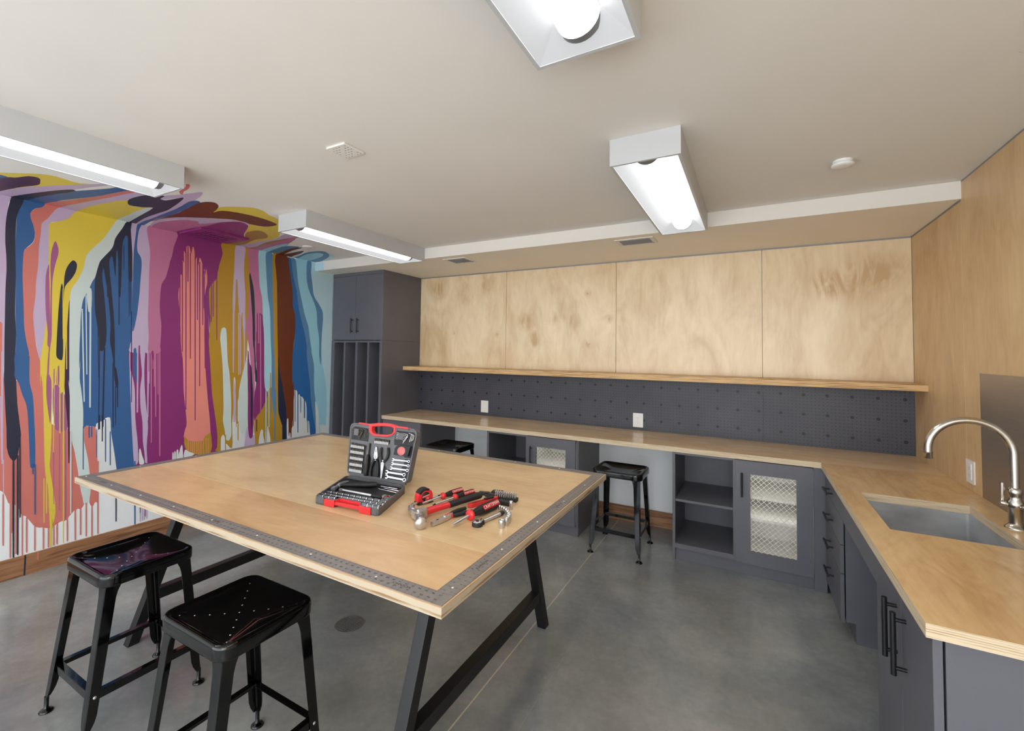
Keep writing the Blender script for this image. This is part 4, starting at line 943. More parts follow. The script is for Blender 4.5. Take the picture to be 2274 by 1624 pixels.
# ------------------------------------------------------------------ ceiling lights
def fixture(x0, x1, y0, y1, label):
    zt, zb = ZCE - 0.0003, ZCE - 0.124
    cx = (x0 + x1) / 2; o = ((x0 + x1) / 2, (y0 + y1) / 2, zb)
    t = thing('ceiling_light', label, 'light', o, 'white surface-mounted ceiling lights')
    w = 0.009
    rc = lambda k: [(x0 + k, y0 + k), (x1 - k, y0 + k), (x1 - k, y1 - k), (x0 + k, y1 - k)]
    mb = MB().ring(rc(0), rc(0.004), zb, zt).box(x0 + 0.004, x1 - 0.004, y0 + 0.004, y1 - 0.004, zt - 0.006, zt - 0.002)
    mb.build('housing', M['light_housing'], t)
    a, c, d, e = x0 + 0.004, x1 - 0.004, y0 + 0.004, y1 - 0.004
    O = [(a, d), (c, d), (c, e), (a, e)]; I = [(a + w, d + w), (c - w, d + w), (c - w, e - w), (a + w, e - w)]
    MB().ring(O, I, zb, zb + 0.003).build('rim', M['light_housing'], t)
    hw = 0.066; m = 0.075
    J = [(cx - hw, d + m), (cx + hw, d + m), (cx + hw, e - m), (cx - hw, e - m)]
    zi = zb + 0.070
    vs = [(x, y, zb + 0.002) for x, y in I] + [(x, y, zi) for x, y in J]
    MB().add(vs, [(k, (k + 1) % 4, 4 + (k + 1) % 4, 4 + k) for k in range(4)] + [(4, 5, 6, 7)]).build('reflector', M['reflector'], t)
    # half-round acrylic lens with opaque end caps
    n = 14; hz = zb + 0.068; r = 0.062; dz = 0.062
    arc = [(cx + r * math.cos(PI + PI * k / n), hz + dz * math.sin(PI + PI * k / n)) for k in range(n + 1)]
    ya, yb = d + m * 0.92, e - m * 0.92
    mb = MB(); vs = [(x, ya, z) for x, z in arc] + [(x, yb, z) for x, z in arc]
    mb.add(vs, [(k, k + 1, n + 2 + k, n + 1 + k) for k in range(n)], 0, True)
    mb.build('diffuser', M['lamp'], t)
    for y, s in ((ya, -1), (yb, 1)):
        mb = MB()
        vs = [(x, y, z) for x, z in arc] + [(x, y + s * 0.028, z + 0.004) for x, z in arc]
        mb.add(vs, [(k, k + 1, n + 2 + k, n + 1 + k) for k in range(n)], 0, True)
        mb.add(vs[n + 1:], [tuple(range(n + 1))], 0)
        mb.build('end_cap', M['endcap'], t)
    return t
fixture(-1.583, -1.276, -2.236, -0.888, 'white ceiling light over the counter run, in front of the plywood panels')
fixture(-1.583, -1.276, -4.38, -3.032, 'white ceiling light cut off by the top of the picture')
fixture(-4.052, -3.745, -2.198, -0.888, 'white ceiling light between mural and soffit, near the tall cabinet')
fixture(-4.010, -3.703, -4.345, -2.995, 'white ceiling light at the upper left, cut by the edge')

# ------------------------------------------------------------------ vents and small ceiling fittings
def vent(x0, x1, y0, y1, z, label):
    t = thing('air_vent', label, 'vent', ((x0 + x1) / 2, (y0 + y1) / 2, z - 0.008), 'white supply vents in the soffit')
    f = 0.03
    O = [(x0, y0), (x1, y0), (x1, y1), (x0, y1)]; I = [(x0 + f, y0 + f), (x1 - f, y0 + f), (x1 - f, y1 - f), (x0 + f, y1 - f)]
    MB().ring(O, I, z - 0.006, z - 0.0003).build('frame', M['soffit'], t, 0.001)
    MB().box(x0 + f, x1 - f, y0 + f, y1 - f, z - 0.001, z - 0.0004).build('duct_opening', M['dark'], t)
    mb = MB(); n = 5
    for k in range(n):
        y = y0 + f + (y1 - y0 - 2 * f) * (k + 0.5) / n
        mb.bar((x0 + f, y, z - 0.005), (x1 - f, y, z - 0.005), 0.013, 0.0012, up=(0, 0.55, 0.83))
    xm = (x0 + x1) / 2; mb.box(xm - 0.007, xm + 0.007, y0 + f, y1 - f, z - 0.008, z - 0.001)
    mb.build('louvres', M['trimgrey'], t)
    MB().box(x1 - f - 0.004, x1 - f + 0.012, y1 - f - 0.012, y1 - f - 0.008, z - 0.012, z - 0.006).build('damper_lever', M['trimgrey'], t)
vent(-3.60, -3.345, -0.795, -0.575, ZS, 'white louvred vent in the soffit nearer the tall cabinet')
vent(-1.945, -1.655, -0.805, -0.605, ZS, 'white louvred vent in the soffit beside the lit fixture')

t = thing('painted_vent', 'square ceiling vent painted over in purple mural paint', 'vent', (-5.085, -2.075, ZCE - 0.014))
x0, x1, y0, y1 = -5.262, -4.925, -2.285, -1.885
z = ZCE - 0.011
MB().ring([(x0, y0), (x1, y0), (x1, y1), (x0, y1)], [(x0 + 0.05, y0 + 0.05), (x1 - 0.05, y0 + 0.05), (x1 - 0.05, y1 - 0.05), (x0 + 0.05, y1 - 0.05)], z - 0.006, z + 0.0105).build('frame', M['mur_mag'], t, 0.002)
mb = MB()
for k in range(9):
    y = y0 + 0.06 + (y1 - y0 - 0.12) * k / 8
    mb.box(x0 + 0.05, x1 - 0.05, y - 0.006, y + 0.006, z - 0.004, z)
for k in range(3):
    x = x0 + 0.09 + (x1 - x0 - 0.18) * k / 2
    mb.box(x - 0.005, x + 0.005, y0 + 0.05, y1 - 0.05, z - 0.005, z - 0.001)
mb.build('grille', M['mur_mag'], t)
MB().box(x0 + 0.05, x1 - 0.05, y0 + 0.05, y1 - 0.05, z + 0.001, z + 0.002).build('duct_opening', M['mur_dpur'], t)

t = thing('ceiling_grille', 'small square white perforated grille on the open ceiling', 'grille', (-2.757, -2.731, ZCE - 0.012))
mb = MB().box(-2.820, -2.695, -2.795, -2.670, ZCE - 0.010, ZCE - 0.0003)
mb.build('cover', M['ceil'], t, 0.002)
mb = MB()
for i in range(6):
    for j in range(6):
        if (i * 7 + j * 3) % 4: mb.lathe((-2.805 + i * 0.0195, -2.78 + j * 0.0195, ZCE - 0.0101), (0, 0, -1), [(0.0035, 0), (0.0035, 0.0004), (0, 0.0004)], 8)
mb.build('perforation', M['trimgrey'], t)

t = thing('smoke_detector', 'round white smoke detector on the ceiling above the sink side', 'smoke detector', (-0.612, -1.485, ZCE - 0.03))
MB().lathe((-0.612, -1.485, ZCE - 0.0003), (0, 0, -1), [(0.042, 0), (0.042, 0.012), (0.030, 0.013), (0.030, 0.018)], 24).build('base', M['white'], t)
MB().lathe((-0.612, -1.485, ZCE - 0.018), (0, 0, -1), [(0.048, 0), (0.049, 0.004), (0.046, 0.010), (0.02, 0.012), (0, 0.012)], 28).build('cap', M['white'], t)
sp = MB().lathe((-4.725, -1.43, ZCE - 0.0003), (0, 0, -1), [(0.05, 0), (0.05, 0.005), (0.044, 0.008), (0, 0.009)], 24).build('sprinkler_cover', M['ceil'])
tag(sp, 'flat round sprinkler cover on the ceiling beside the blue mural paint', 'sprinkler')

# floor drain
M['draingrey'] = paint('dull_drain_metal', (128, 128, 126), 0.5, metal=0.2)
M['drainpit'] = paint('drain_shadow', (92, 92, 90), 0.6)
t = thing('floor_drain', 'round metal drain grate set in the concrete under the table', 'drain', (-3.004, -2.397, 0.0))
o = (-3.004, -2.397)
ring = lambda r, n=32: [(o[0] + r * math.cos(2 * PI * k / n), o[1] + r * math.sin(2 * PI * k / n)) for k in range(n)]
MB().ring(ring(0.078), ring(0.068), 0.0002, 0.003).build('rim', M['draingrey'], t)
MB().prism(ring(0.068), 0.0002, 0.0008).build('pit', M['drainpit'], t)
mb = MB()
for k in range(-4, 5):
    q = k * 0.0145; h = math.sqrt(max(0.0, 0.068 ** 2 - q * q))
    mb.box(o[0] - h, o[0] + h, o[1] + q - 0.004, o[1] + q + 0.004, 0.0009, 0.0024).box(o[0] + q - 0.0035, o[0] + q + 0.0035, o[1] - h, o[1] + h, 0.001, 0.0026)
mb.build('grate', M['draingrey'], t)

# ------------------------------------------------------------------ work table
TX0, TX1, TY0, TY1 = -4.016, -1.720, -3.288, -1.785
tb = thing('work_table', 'large birch plywood work table on black steel A-frame legs', 'table', (-2.868, -2.54, 0))
TT = 0.0285
slab(MB(), [TX0, TX1], [TY0, -2.957, TY1], lambda i, j: True, ZT - TT, ZT, lambda i, j: j, 2, 3).build('tabletop', [M['ply_table1'], M['ply_table2'], M['edge_table'], M['underside']], tb)
MB().box(TX0 + 0.06, TX1 - 0.06, -2.9575, -2.9565, ZT, ZT + 0.0002).build('seam', M['seam'], tb)

def ruler(p0, d, length, inner, n0, n1, step, rows=True):
    """flat aluminium rule screwed down along an edge; d runs along it, inner points to the table middle"""
    p0, d, inner = Vector(p0), Vector(d), Vector(inner); W = 0.056; z = ZT + 0.0003; h = 0.0016
    q = lambda a, c, e=0: p0 + d * a + inner * c + Vector((0, 0, z + e))
    mb = MB()
    vs = [q(a, c, e) for e in (0, h) for a, c in ((0, 0), (length, 0), (length, W), (0, W))]
    mb.add(vs, [(3, 2, 1, 0), (4, 5, 6, 7), (0, 1, 5, 4), (1, 2, 6, 5), (2, 3, 7, 6), (3, 0, 4, 7)])
    r = mb.build('edge_ruler', M['ruler'], tb)
    mk = MB(); e = h + 0.0002
    n = n0; a = 0.0
    k = 0
    while True:
        a = step * (k + 0.5)
        if a > length - 0.01: break
        for c0, c1 in ((0.0, 0.009), (W - 0.009, W)):
            mk.add([q(a - 0.0005, c0, e), q(a + 0.0005, c0, e), q(a + 0.0005, c1, e), q(a - 0.0005, c1, e)], [(0, 1, 2, 3)])
            for s in (0.25, 0.5, 0.75):
                b2 = a + step * s; cc = (c0, c0 + 0.004) if c0 == 0 else (c1 - 0.004, c1)
                if b2 < length: mk.add([q(b2 - 0.0003, cc[0], e), q(b2 + 0.0003, cc[0], e), q(b2 + 0.0003, cc[1], e), q(b2 - 0.0003, cc[1], e)], [(0, 1, 2, 3)])
        num = n0 + k
        if num <= n1:
            write(mk, str(num), 0.0105, q(a, 0.0165, e), d, inner)
            write(mk, str(num + 2 if n0 == 1 and rows else num), 0.0105, q(a, W - 0.0165, e), d, inner)
        k += 1
    for f in ((0.10, 0.52, 0.93) if length > 1.6 else (0.14, 0.6)):
        write(mk, 'JOHNSON', 0.0145, q(length * f, W / 2, e), d, inner)
    mk.build('ruler_marks', M['blackink'], r, fixn=False)
    k = 0.035
    while k < length:
        MB().lathe(q(k, W / 2, h), (0, 0, 1), [(0.0042, 0), (0.0036, 0.0012), (0.0, 0.0016)], 10).build('screw', M['bolt'], r); k += 0.285
    return r
ruler((TX0 + 0.005, TY0 + 0.005, 0), (1, 0, 0), TX1 - TX0 - 0.010, (0, 1, 0), 1, 95, 0.02385)
ruler((TX1 - 0.005, TY0 + 0.0615, 0), (0, 1, 0), TY1 - TY0 - 0.123, (-1, 0, 0), 2, 60, 0.02385, False)
ruler((TX0 + 0.005, TY1 - 0.061, 0), (1, 0, 0), TX1 - TX0 - 0.010, (0, 1, 0), 1, 95, 0.02385)
ruler((TX0 + 0.005, TY1 - 0.0615, 0), (0, -1, 0), TY1 - TY0 - 0.123, (1, 0, 0), 2, 60, 0.02385, False)

for x, yn, yf in ((-2.056, -3.115, -1.855), (-3.845, -3.085, -1.855)):
    zt = ZT - TT - 0.001
    for y, s in ((yn, 1), (yf, -1)):
        top = y + s * 0.345 * zt
        mb = MB(); w = 0.048
        vs = []
        for z, yy in ((0.0005, y), (zt, top)):
            for a, c in ((-1, -1), (1, -1), (1, 1), (-1, 1)): vs.append((x + a * w / 2, yy + c * 0.026, z))
        mb.add(vs, [(3, 2, 1, 0), (4, 5, 6, 7), (0, 1, 5, 4), (1, 2, 6, 5), (2, 3, 7, 6), (3, 0, 4, 7)])
        mb.build('leg', M['black'], tb, 0.002)
    MB().box(x - 0.024, x + 0.024, yn + 0.345 * 0.235 + 0.026, yf - 0.345 * 0.235 - 0.026, 0.185, 0.24).build('stretcher', M['black'], tb, 0.002)
    MB().box(x - 0.024, x + 0.024, yn + 0.345 * zt - 0.02, yf - 0.345 * zt + 0.02, zt - 0.045, zt).build('top_rail', M['black'], tb, 0.002)
# ------------------------------------------------------------------ stools
def make_stool(label, loc):
    t = thing('counter_stool', label, 'stool', (0, 0, 0), 'black metal counter stools')
    hx, hy, R = 0.1925, 0.172, 0.048
    def dish(x, y):
        a, c = abs(x) / 0.165, abs(y) / 0.145
        v = 0.6215 - 0.012 * max(0.0, 1 - max(a, c) ** 4) + 0.0
        v += 0.05 * max(0.0, a - 0.50 - 0.42 * c) * max(0.0, 1 - max(a, c) ** 6)
        return v - 0.003 * (1 - c * c) * max(0.0, 1 - a * a)
    def outl(ins): return resample(rrect(-hx + ins, hx - ins, -hy + ins, hy - ins, max(R - ins * 0.6, 0.012), 7), 112)
    rs = []
    for ins, z in ((0.0045, 0.583), (0.0005, 0.5835), (0.0, 0.587), (0.0, 0.619), (0.0015, 0.6255), (0.005, 0.6295), (0.010, 0.6305), (0.016, 0.6292), (0.021, 0.6255), (0.0245, 0.6225)):
        rs.append([Vector((x, y, z)) for x, y in outl(ins)])
    base = outl(0.0245)
    for s in (0.965, 0.92, 0.86, 0.8, 0.74, 0.68, 0.62, 0.56, 0.5, 0.42, 0.34, 0.26, 0.17, 0.08, 0.02):
        rs.append([Vector((x * s, y * s, dish(x * s, y * s))) for x, y in base])
    mb = MB().rings(rs, 0, True, caps=False)
    mb.add(rs[-1], [tuple(range(len(rs[-1])))], 0)
    for k in range(-4, 5):
        for s in (1, -1):
            if k == 0 and s < 0: continue
            x, y = 0.142 * k / 4, s * 0.125 * k / 4
            mb.lathe((x, y, dish(x, y) + 0.0004), (0, 0, 1), [(0.0030, 0), (0.0022, 0.0008), (0.0, 0.0009)], 8, mi=1)  # seat drain holes as pale discs, their bright glint put into the colour
    mb.build('seat', [M['gloss'], M['bolt']], t)
    for sx in (-1, 1):
        for sy in (-1, 1):
            rs = []
            for z, w, th in ((0.600, 0.060, 0.004), (0.580, 0.056, 0.004), (0.555, 0.047, 0.004), (0.53, 0.043, 0.004), (0.11, 0.036, 0.004), (0.085, 0.031, 0.004), (0.068, 0.024, 0.004), (0.058, 0.019, 0.004)):
                f = (0.60 - z) / 0.60
                cx, cy = sx * (0.174 + 0.022 * f), sy * (0.155 + 0.061 * f)
                L = [(0.003, 0), (w, 0), (w, th), (th + .003, th), (th, th + .003), (th, w), (0, w), (0, 0.003)]
                pts = [Vector((cx - sx * a, cy - sy * c, z)) for a, c in L]
                rs.append(pts if sx * sy > 0 else list(reversed(pts)))
            mb = MB().rings(rs, 0, False)
            px, py = sx * 0.1860, sy * 0.2050
            f = (0.60 - 0.178) / 0.60
            mb.lathe((sx * (0.174 + 0.022 * f), sy * (0.155 + 0.061 * f) - sy * 0.02, 0.178), (sx, 0, 0), [(0.006, 0), (0.004, 0.002), (0, 0.0025)], 8, mi=1)
            l = mb.build('leg', [M['gloss'], M['bolt']], t, 0.0012)
            MB().lathe((px, py, 0.0003), (0, 0, 1), [(0.024, 0), (0.024, 0.004), (0.018, 0.009), (0.012, 0.012), (0.0080, 0.016), (0.0080, 0.062)], 16).build('foot_pad', M['gloss'], l)
    for s in (-1, 1):
        z = 0.178
        MB().box(-0.183, 0.183, s * 0.190 - 0.0015, s * 0.190 + 0.0015, z - 0.015, z + 0.015).box(-0.183, 0.183, min(s * 0.190, s * 0.166), max(s * 0.190, s * 0.166), z + 0.012, z + 0.015).build('stretcher', M['gloss'], t, 0.001)
        MB().box(s * 0.183 - 0.0015, s * 0.183 + 0.0015, -0.190, 0.190, z - 0.015, z + 0.015).box(min(s * 0.183, s * 0.159), max(s * 0.183, s * 0.159), -0.190, 0.190, z + 0.012, z + 0.015).build('stretcher', M['gloss'], t, 0.001)
    t.location = loc
    return t
first = make_stool('black metal stool nearest the camera at the front edge of the work table', (-2.612, -3.272, 0))
for label, loc in (('black metal stool in front of the mural at the left end of the table', (-3.445, -3.262, 0)),
                   ('black metal stool in the open knee space left of the shelf cabinet', (-1.938, -0.589, 0)),
                   ('black metal stool half hidden behind the table, next to the drawer cabinet', (-3.628, -0.570, 0))):
    c = copy_tree(first); c.location = loc; c['label'] = label

# ------------------------------------------------------------------ open tool case
FLc, FRc, BLc, BRc = Vector((-2.668, -2.926, 0)), Vector((-2.320, -2.899, 0)), Vector((-2.810, -2.622, 0)), Vector((-2.438, -2.598, 0))
LBL, LBR, LTL, LTR = Vector((-2.813, -2.619, .917)), Vector((-2.442, -2.594, .917)), Vector((-2.849, -2.571, 1.160)), Vector((-2.437, -2.525, 1.145))
def bil(a, b_, c, d, u, v): return a * ((1 - u) * (1 - v)) + b_ * (u * (1 - v)) + c * ((1 - u) * v) + d * (u * v)
def TRAY(p):
    q = bil(FLc, FRc, BLc, BRc, p[0] / 0.35, p[1] / 0.32); q.z = p[2]; return q
LN = (LBR - LBL).cross(LTL - LBL).normalized()
def LID(p): return bil(LBL, LBR, LTL, LTR, p[0] / 0.37, p[1] / 0.25) + LN * p[2]
tc = thing('tool_case', 'open charcoal tool case with red handles standing on the work table', 'tool case', (-2.55, -2.78, ZT))
zb, zr, zf = ZT + 0.0006, ZT + 0.031, ZT + 0.018
# base tray: solid rim, sunken floor, notch for the handle
OUT = [(0.015, 0.0), (0.055, 0.0), (0.055, 0.006), (0.118, 0.006), (0.128, 0.036), (0.238, 0.036), (0.250, 0.006), (0.312, 0.006), (0.312, 0.0), (0.335, 0.0), (0.346, 0.008), (0.350, 0.022), (0.350, 0.298), (0.343, 0.314), (0.328, 0.320), (0.022, 0.320), (0.007, 0.314), (0.0, 0.298), (0.0, 0.022), (0.004, 0.008)]
def inset(pts, d):
    n = len(pts); o = []
    for i in range(n):
        a, p, c = Vector(pts[i - 1]), Vector(pts[i]), Vector(pts[(i + 1) % n])
        d0, d1 = (p - a).normalized(), (c - p).normalized()
        n0, n1 = Vector((-d0.y, d0.x)), Vector((-d1.y, d1.x)); m = (n0 + n1).normalized()
        o.append(tuple(p + m * d / max(0.5, m.dot(n0))))
    return o
IN = inset(OUT, 0.007)
mb = MB().ring(OUT, IN, zb, zr).prism(OUT, zb, zb + 0.004).prism(IN, zb + 0.004, zf, 1)
mb.map(TRAY).build('base_tray', [M['casegrey'], M['casedark']], tc, 0.0015)
mb = MB()
mb.box(0.058, 0.116, -0.004, 0.006, zb + 0.001, zr - 0.002).box(0.250, 0.311, -0.004, 0.006, zb + 0.001, zr - 0.002)
mb.box(0.114, 0.254, 0.0, 0.012, zb + 0.010, zb + 0.022)
mb.prism([(0.112, 0.006), (0.128, 0.034), (0.24, 0.034), (0.254, 0.006), (0.247, 0.006), (0.236, 0.026), (0.132, 0.026), (0.119, 0.006)], zb + 0.014, zr - 0.001)
mb.map(TRAY).build('carry_handle', M['red'], tc, 0.0015)
# lid shell with notch round the carry handle, and its moulded insert
LO = [(0.018, 0.0), (0.352, 0.0), (0.366, 0.006), (0.372, 0.020), (0.368, 0.235), (0.362, 0.256), (0.346, 0.268), (0.256, 0.266), (0.252, 0.228), (0.225, 0.214), (0.145, 0.209), (0.118, 0.222), (0.112, 0.259), (0.030, 0.257), (0.010, 0.252), (0.001, 0.235), (0.0, 0.020), (0.005, 0.006)]
LI = inset(LO, 0.007)
mb = MB().prism(LO, -0.034, -0.006).ring(LO, LI, -0.006, 0.001)
mb.box(0.012, 0.358, -0.008, 0.004, -0.02, -0.004)
mb.map(LID).build('lid', M['casegrey'], tc, 0.0015)
mb = MB().prism(LI, -0.0058, -0.002)
for q in ([(0.012, 0.172), (0.112, 0.172), (0.112, 0.19), (0.105, 0.238), (0.03, 0.24), (0.012, 0.228)], [(0.262, 0.165), (0.362, 0.165), (0.364, 0.232), (0.35, 0.25), (0.262, 0.248), (0.255, 0.2)],
          [(0.272, 0.122), (0.362, 0.122), (0.363, 0.184), (0.272, 0.178)], [(0.242, 0.008), (0.35, 0.008), (0.366, 0.03), (0.366, 0.116), (0.265, 0.112), (0.236, 0.04)],
          [(0.006, 0.012), (0.104, 0.014), (0.106, 0.152), (0.012, 0.156)], [(0.146, 0.168), (0.236, 0.170), (0.236, 0.196), (0.146, 0.194)],
          [(0.112, 0.006), (0.142, 0.006), (0.142, 0.09), (0.134, 0.105), (0.131, 0.165), (0.119, 0.165), (0.118, 0.105), (0.11, 0.08)],
          [(0.146, 0.006), (0.212, 0.006), (0.19, 0.1), (0.182, 0.155), (0.16, 0.155), (0.152, 0.1)], [(0.205, 0.006), (0.24, 0.006), (0.25, 0.12), (0.24, 0.162), (0.19, 0.158), (0.188, 0.12), (0.206, 0.07)]):
    mb.prism(q, -0.002, -0.0012, 1)
for x, y in ((0.04, 0.252), (0.322, 0.261)): mb.lathe((x, y, -0.001), (0, 0, 1), [(0.004, 0), (0.004, 0.001), (0, 0.001)], 10, mi=1)
mb.map(LID).build('moulded_insert', [M['casegrey'], M['casedark']], tc)
HO = [(0.108, 0.262), (0.114, 0.222), (0.130, 0.210), (0.150, 0.205), (0.220, 0.211), (0.244, 0.222), (0.256, 0.236), (0.254, 0.270), (0.238, 0.277), (0.205, 0.278), (0.160, 0.273), (0.128, 0.266)]
HI = [(0.127, 0.250), (0.129, 0.229), (0.139, 0.2195), (0.153, 0.2155), (0.218, 0.2205), (0.238, 0.2275), (0.2455, 0.237), (0.244, 0.257), (0.233, 0.2615), (0.205, 0.2625), (0.160, 0.258), (0.138, 0.253)]
mb = MB().ring(HO, HI, -0.022, 0.004)
mb.box(0.050, 0.112, 0.2545, 0.2625, -0.02, 0.003).box(0.252, 0.318, 0.262, 0.271, -0.02, 0.003)
mb.map(LID).build('carry_handle', M['red'], tc, 0.002)

def bits_row(u0, u1, v0, v1, row):
    for k in range(10):
        u = u0 + (u1 - u0) * k / 9; v = v0 + (v1 - v0) * k / 9
        mb = MB().cyl((u, v - 0.011, 0.0026), (u, v + 0.002, 0.0026), 0.0039, n=6).cyl((u, v + 0.002, 0.0026), (u, v + 0.010, 0.0026), 0.0024, n=6, mi=1).cyl((u, v + 0.010, 0.0026), (u, v + 0.014, 0.0026), 0.0026, 0.0008, n=6, mi=1)
        o = mb.map(LID).build('screwdriver_bit', [M['bitgrey'], M['bitdark']])
        tag(o, 'steel screwdriver bit, %s from left, %s of open lid' % (ORD[k], row), 'screwdriver bit', 'screwdriver bits in the case lid')
M['bitgrey'] = paint('sandblasted_steel_bit', (176, 176, 178), 0.35, metal=0.4, var=0.05)
M['bitdark'] = paint('gunmetal_bit_tip', (96, 90, 82), 0.3, metal=0.7, var=0.1)
for i, (va, vb) in enumerate(((0.570, 0.566), (0.458, 0.456), (0.336, 0.336), (0.212, 0.213), (0.098, 0.098))):
    bits_row(0.053 * 0.37, 0.252 * 0.37, va * 0.25 + 0.001, vb * 0.25 + 0.001, '%s row down left side' % ORD[i])
bits_row(0.418 * 0.37, 0.614 * 0.37, 0.722 * 0.25, 0.728 * 0.25, 'short row under red handle')

def lbl(mb, name, mats, label, cat, group=None, fn=LID, bevel=0.0):
    return tag(mb.map(fn).build(name, mats, bevel=bevel), label, cat, group)

def wrench(L, w, th=0.004):
    """combination spanner along +x from the open jaw to the ring end"""
    mb = MB(); r = w * 0.95
    jaw = []
    for k in range(19):
        a = math.radians(205 - 0 - (205 + 155 - 0) * 0 - k * 0); break
    pts = []
    for k in range(15):
        a = math.radians(-140 + 280 * k / 14); pts.append((r * math.cos(a), r * math.sin(a)))
    slot = [(-r * 0.80, r * 0.42), (r * 0.10, r * 0.42), (r * 0.28, 0.0), (r * 0.10, -r * 0.42), (-r * 0.80, -r * 0.42)]
    mb.prism(pts + slot, 0, th)
    mb.prism([(r * 0.8, -w * 0.42), (L - r * 0.9, -w * 0.36), (L - r * 0.9, w * 0.36), (r * 0.8, w * 0.42)], th * 0.15, th * 0.85)
    c = lambda q, n=16: [(L + q * math.cos(2 * PI * k / n), q * math.sin(2 * PI * k / n)) for k in range(n)]
    mb.ring(c(r * 0.88), c(r * 0.52), 0, th * 1.2)
    return mb
WR = [((0.735, 0.414), (0.968, 0.427), 0.0080), ((0.735, 0.335), (0.975, 0.343), 0.0085), ((0.728, 0.249), (0.975, 0.255), 0.0092), ((0.672, 0.161), (0.942, 0.163), 0.0105), ((0.680, 0.075), (0.962, 0.069), 0.0112)]
for i, (p, q, w) in enumerate(WR):
    a = Vector((p[0] * 0.37, p[1] * 0.25, 0)); c = Vector((q[0] * 0.37, q[1] * 0.25, 0)); d = (c - a).normalized(); s = Vector((-d.y, d.x, 0))
    mb = wrench((c - a).length, w).map(lambda v: a + d * v.x + s * v.y + Vector((0, 0, v.z + 0.0005)))
    lbl(mb, 'combination_wrench', M['chrome'], 'chrome combination wrench, %s from the top in the open lid' % ORD[i], 'wrench', 'wrenches in the case lid')

def pliers_in_lid(name, label, pivot, tip, h1, h2, m1, m2, jw):
    P = lambda q, z=0.006: Vector((q[0] * 0.37, q[1] * 0.25, z))
    pv, tp = P(pivot), P(tip); d = (tp - pv).normalized(); s = Vector((-d.y, d.x, 0)); L = (tp - pv).length
    o = LID(pv); t = thing(name, label, 'pliers', o)
    pts = [(-0.012, -jw * .7), (0.0, -jw), (L * 0.25, -jw * 0.9), (L, -jw * 0.28), (L, jw * 0.28), (L * 0.25, jw * 0.9), (0.0, jw), (-0.012, jw * .7), (-0.020, 0.002), (-0.020, -0.002)]
    mb = MB().prism(pts, 0.001, 0.009).prism([(L * 0.45, -jw * 0.12), (L * 0.8, -jw * 0.08), (L * 0.8, jw * 0.08), (L * 0.45, jw * 0.12)], 0.009, 0.0095, 1).lathe((0, 0, 0.009), (0, 0, 1), [(jw * 0.5, 0), (jw * 0.45, 0.0012), (0, 0.0014)], 12)
    mb.map(lambda v: LID(pv + d * v.x + s * v.y + Vector((0, 0, v.z - 0.006)))).build('jaws', [M['chrome'], M['dark']], t)
    for mid, end, sd in ((m1, h1, 1), (m2, h2, -1)):
        a, b_, c = pv - d * 0.006, P(mid), P(end)
        path = [a.lerp(b_, 0.12)] + [((1 - q) ** 2) * a + 2 * q * (1 - q) * (b_ * 1.0 + (b_ - (a + c) / 2) * 0.6) + q * q * c for q in (0.2, 0.35, 0.5, 0.65, 0.8, 0.92, 1.0)]
        MB().tube(path, [0.0044, 0.0058, 0.0064, 0.0066, 0.0066, 0.0066, 0.0062, 0.005], 8).map(LID).build('grip', M['rubber'], t)
pliers_in_lid('long_nose_pliers', 'pliers with black grips, jaws pointing up, in the open lid', (0.470, 0.425), (0.458, 0.612), (0.425, 0.03), (0.538, 0.04), (0.408, 0.21), (0.528, 0.25), 0.0112)
pliers_in_lid('needle_nose_pliers', 'slim pliers with black grips, jaws pointing down, in the open lid', (0.592, 0.300), (0.606, 0.03), (0.536, 0.615), (0.630, 0.630), (0.538, 0.45), (0.660, 0.46), 0.0080)

o = thing('screwdriver', 'black screwdriver with yellow collar standing upright in the open lid', 'screwdriver', LID((0.127, 0.05, 0.008)))
MB().cyl((0.125, 0.165, 0.006), (0.126, 0.098, 0.006), 0.003, n=10).map(LID).build('shaft', M['bitdark'], o)
MB().lathe((0.1265, 0.094, 0.008), (0, 1, 0), [(0.0068, 0), (0.0068, 0.005)], 14).map(LID).build('collar', paint('yellow_collar', (214, 190, 40), 0.4), o)
MB().lathe((0.1275, 0.006, 0.008), (0, 1, 0), [(0.006, 0), (0.0095, 0.004), (0.011, 0.02), (0.0115, 0.04), (0.0095, 0.06), (0.0082, 0.072), (0.0085, 0.084), (0.007, 0.1), (0.0045, 0.104)], 14).map(LID).build('handle', M['rubber'], o)

o = thing('tape_measure', 'black tape measure with faded red disc in the open lid', 'tape measure', LID((0.318, 0.152, 0)))
MB().prism([(0.276, 0.128), (0.352, 0.130), (0.356, 0.180), (0.30, 0.178), (0.284, 0.172), (0.277, 0.160)], -0.001, 0.014).map(LID).build('housing', M['rubber'], o, 0.002)
mb = MB().lathe((0.3135, 0.1515, 0.014), (0, 0, 1), [(0.0215, 0), (0.0205, 0.0012), (0, 0.0014)], 24)
mb.map(LID).build('disc_label', paint('faded_red_disc', (206, 112, 112), 0.5, var=0.05), o)

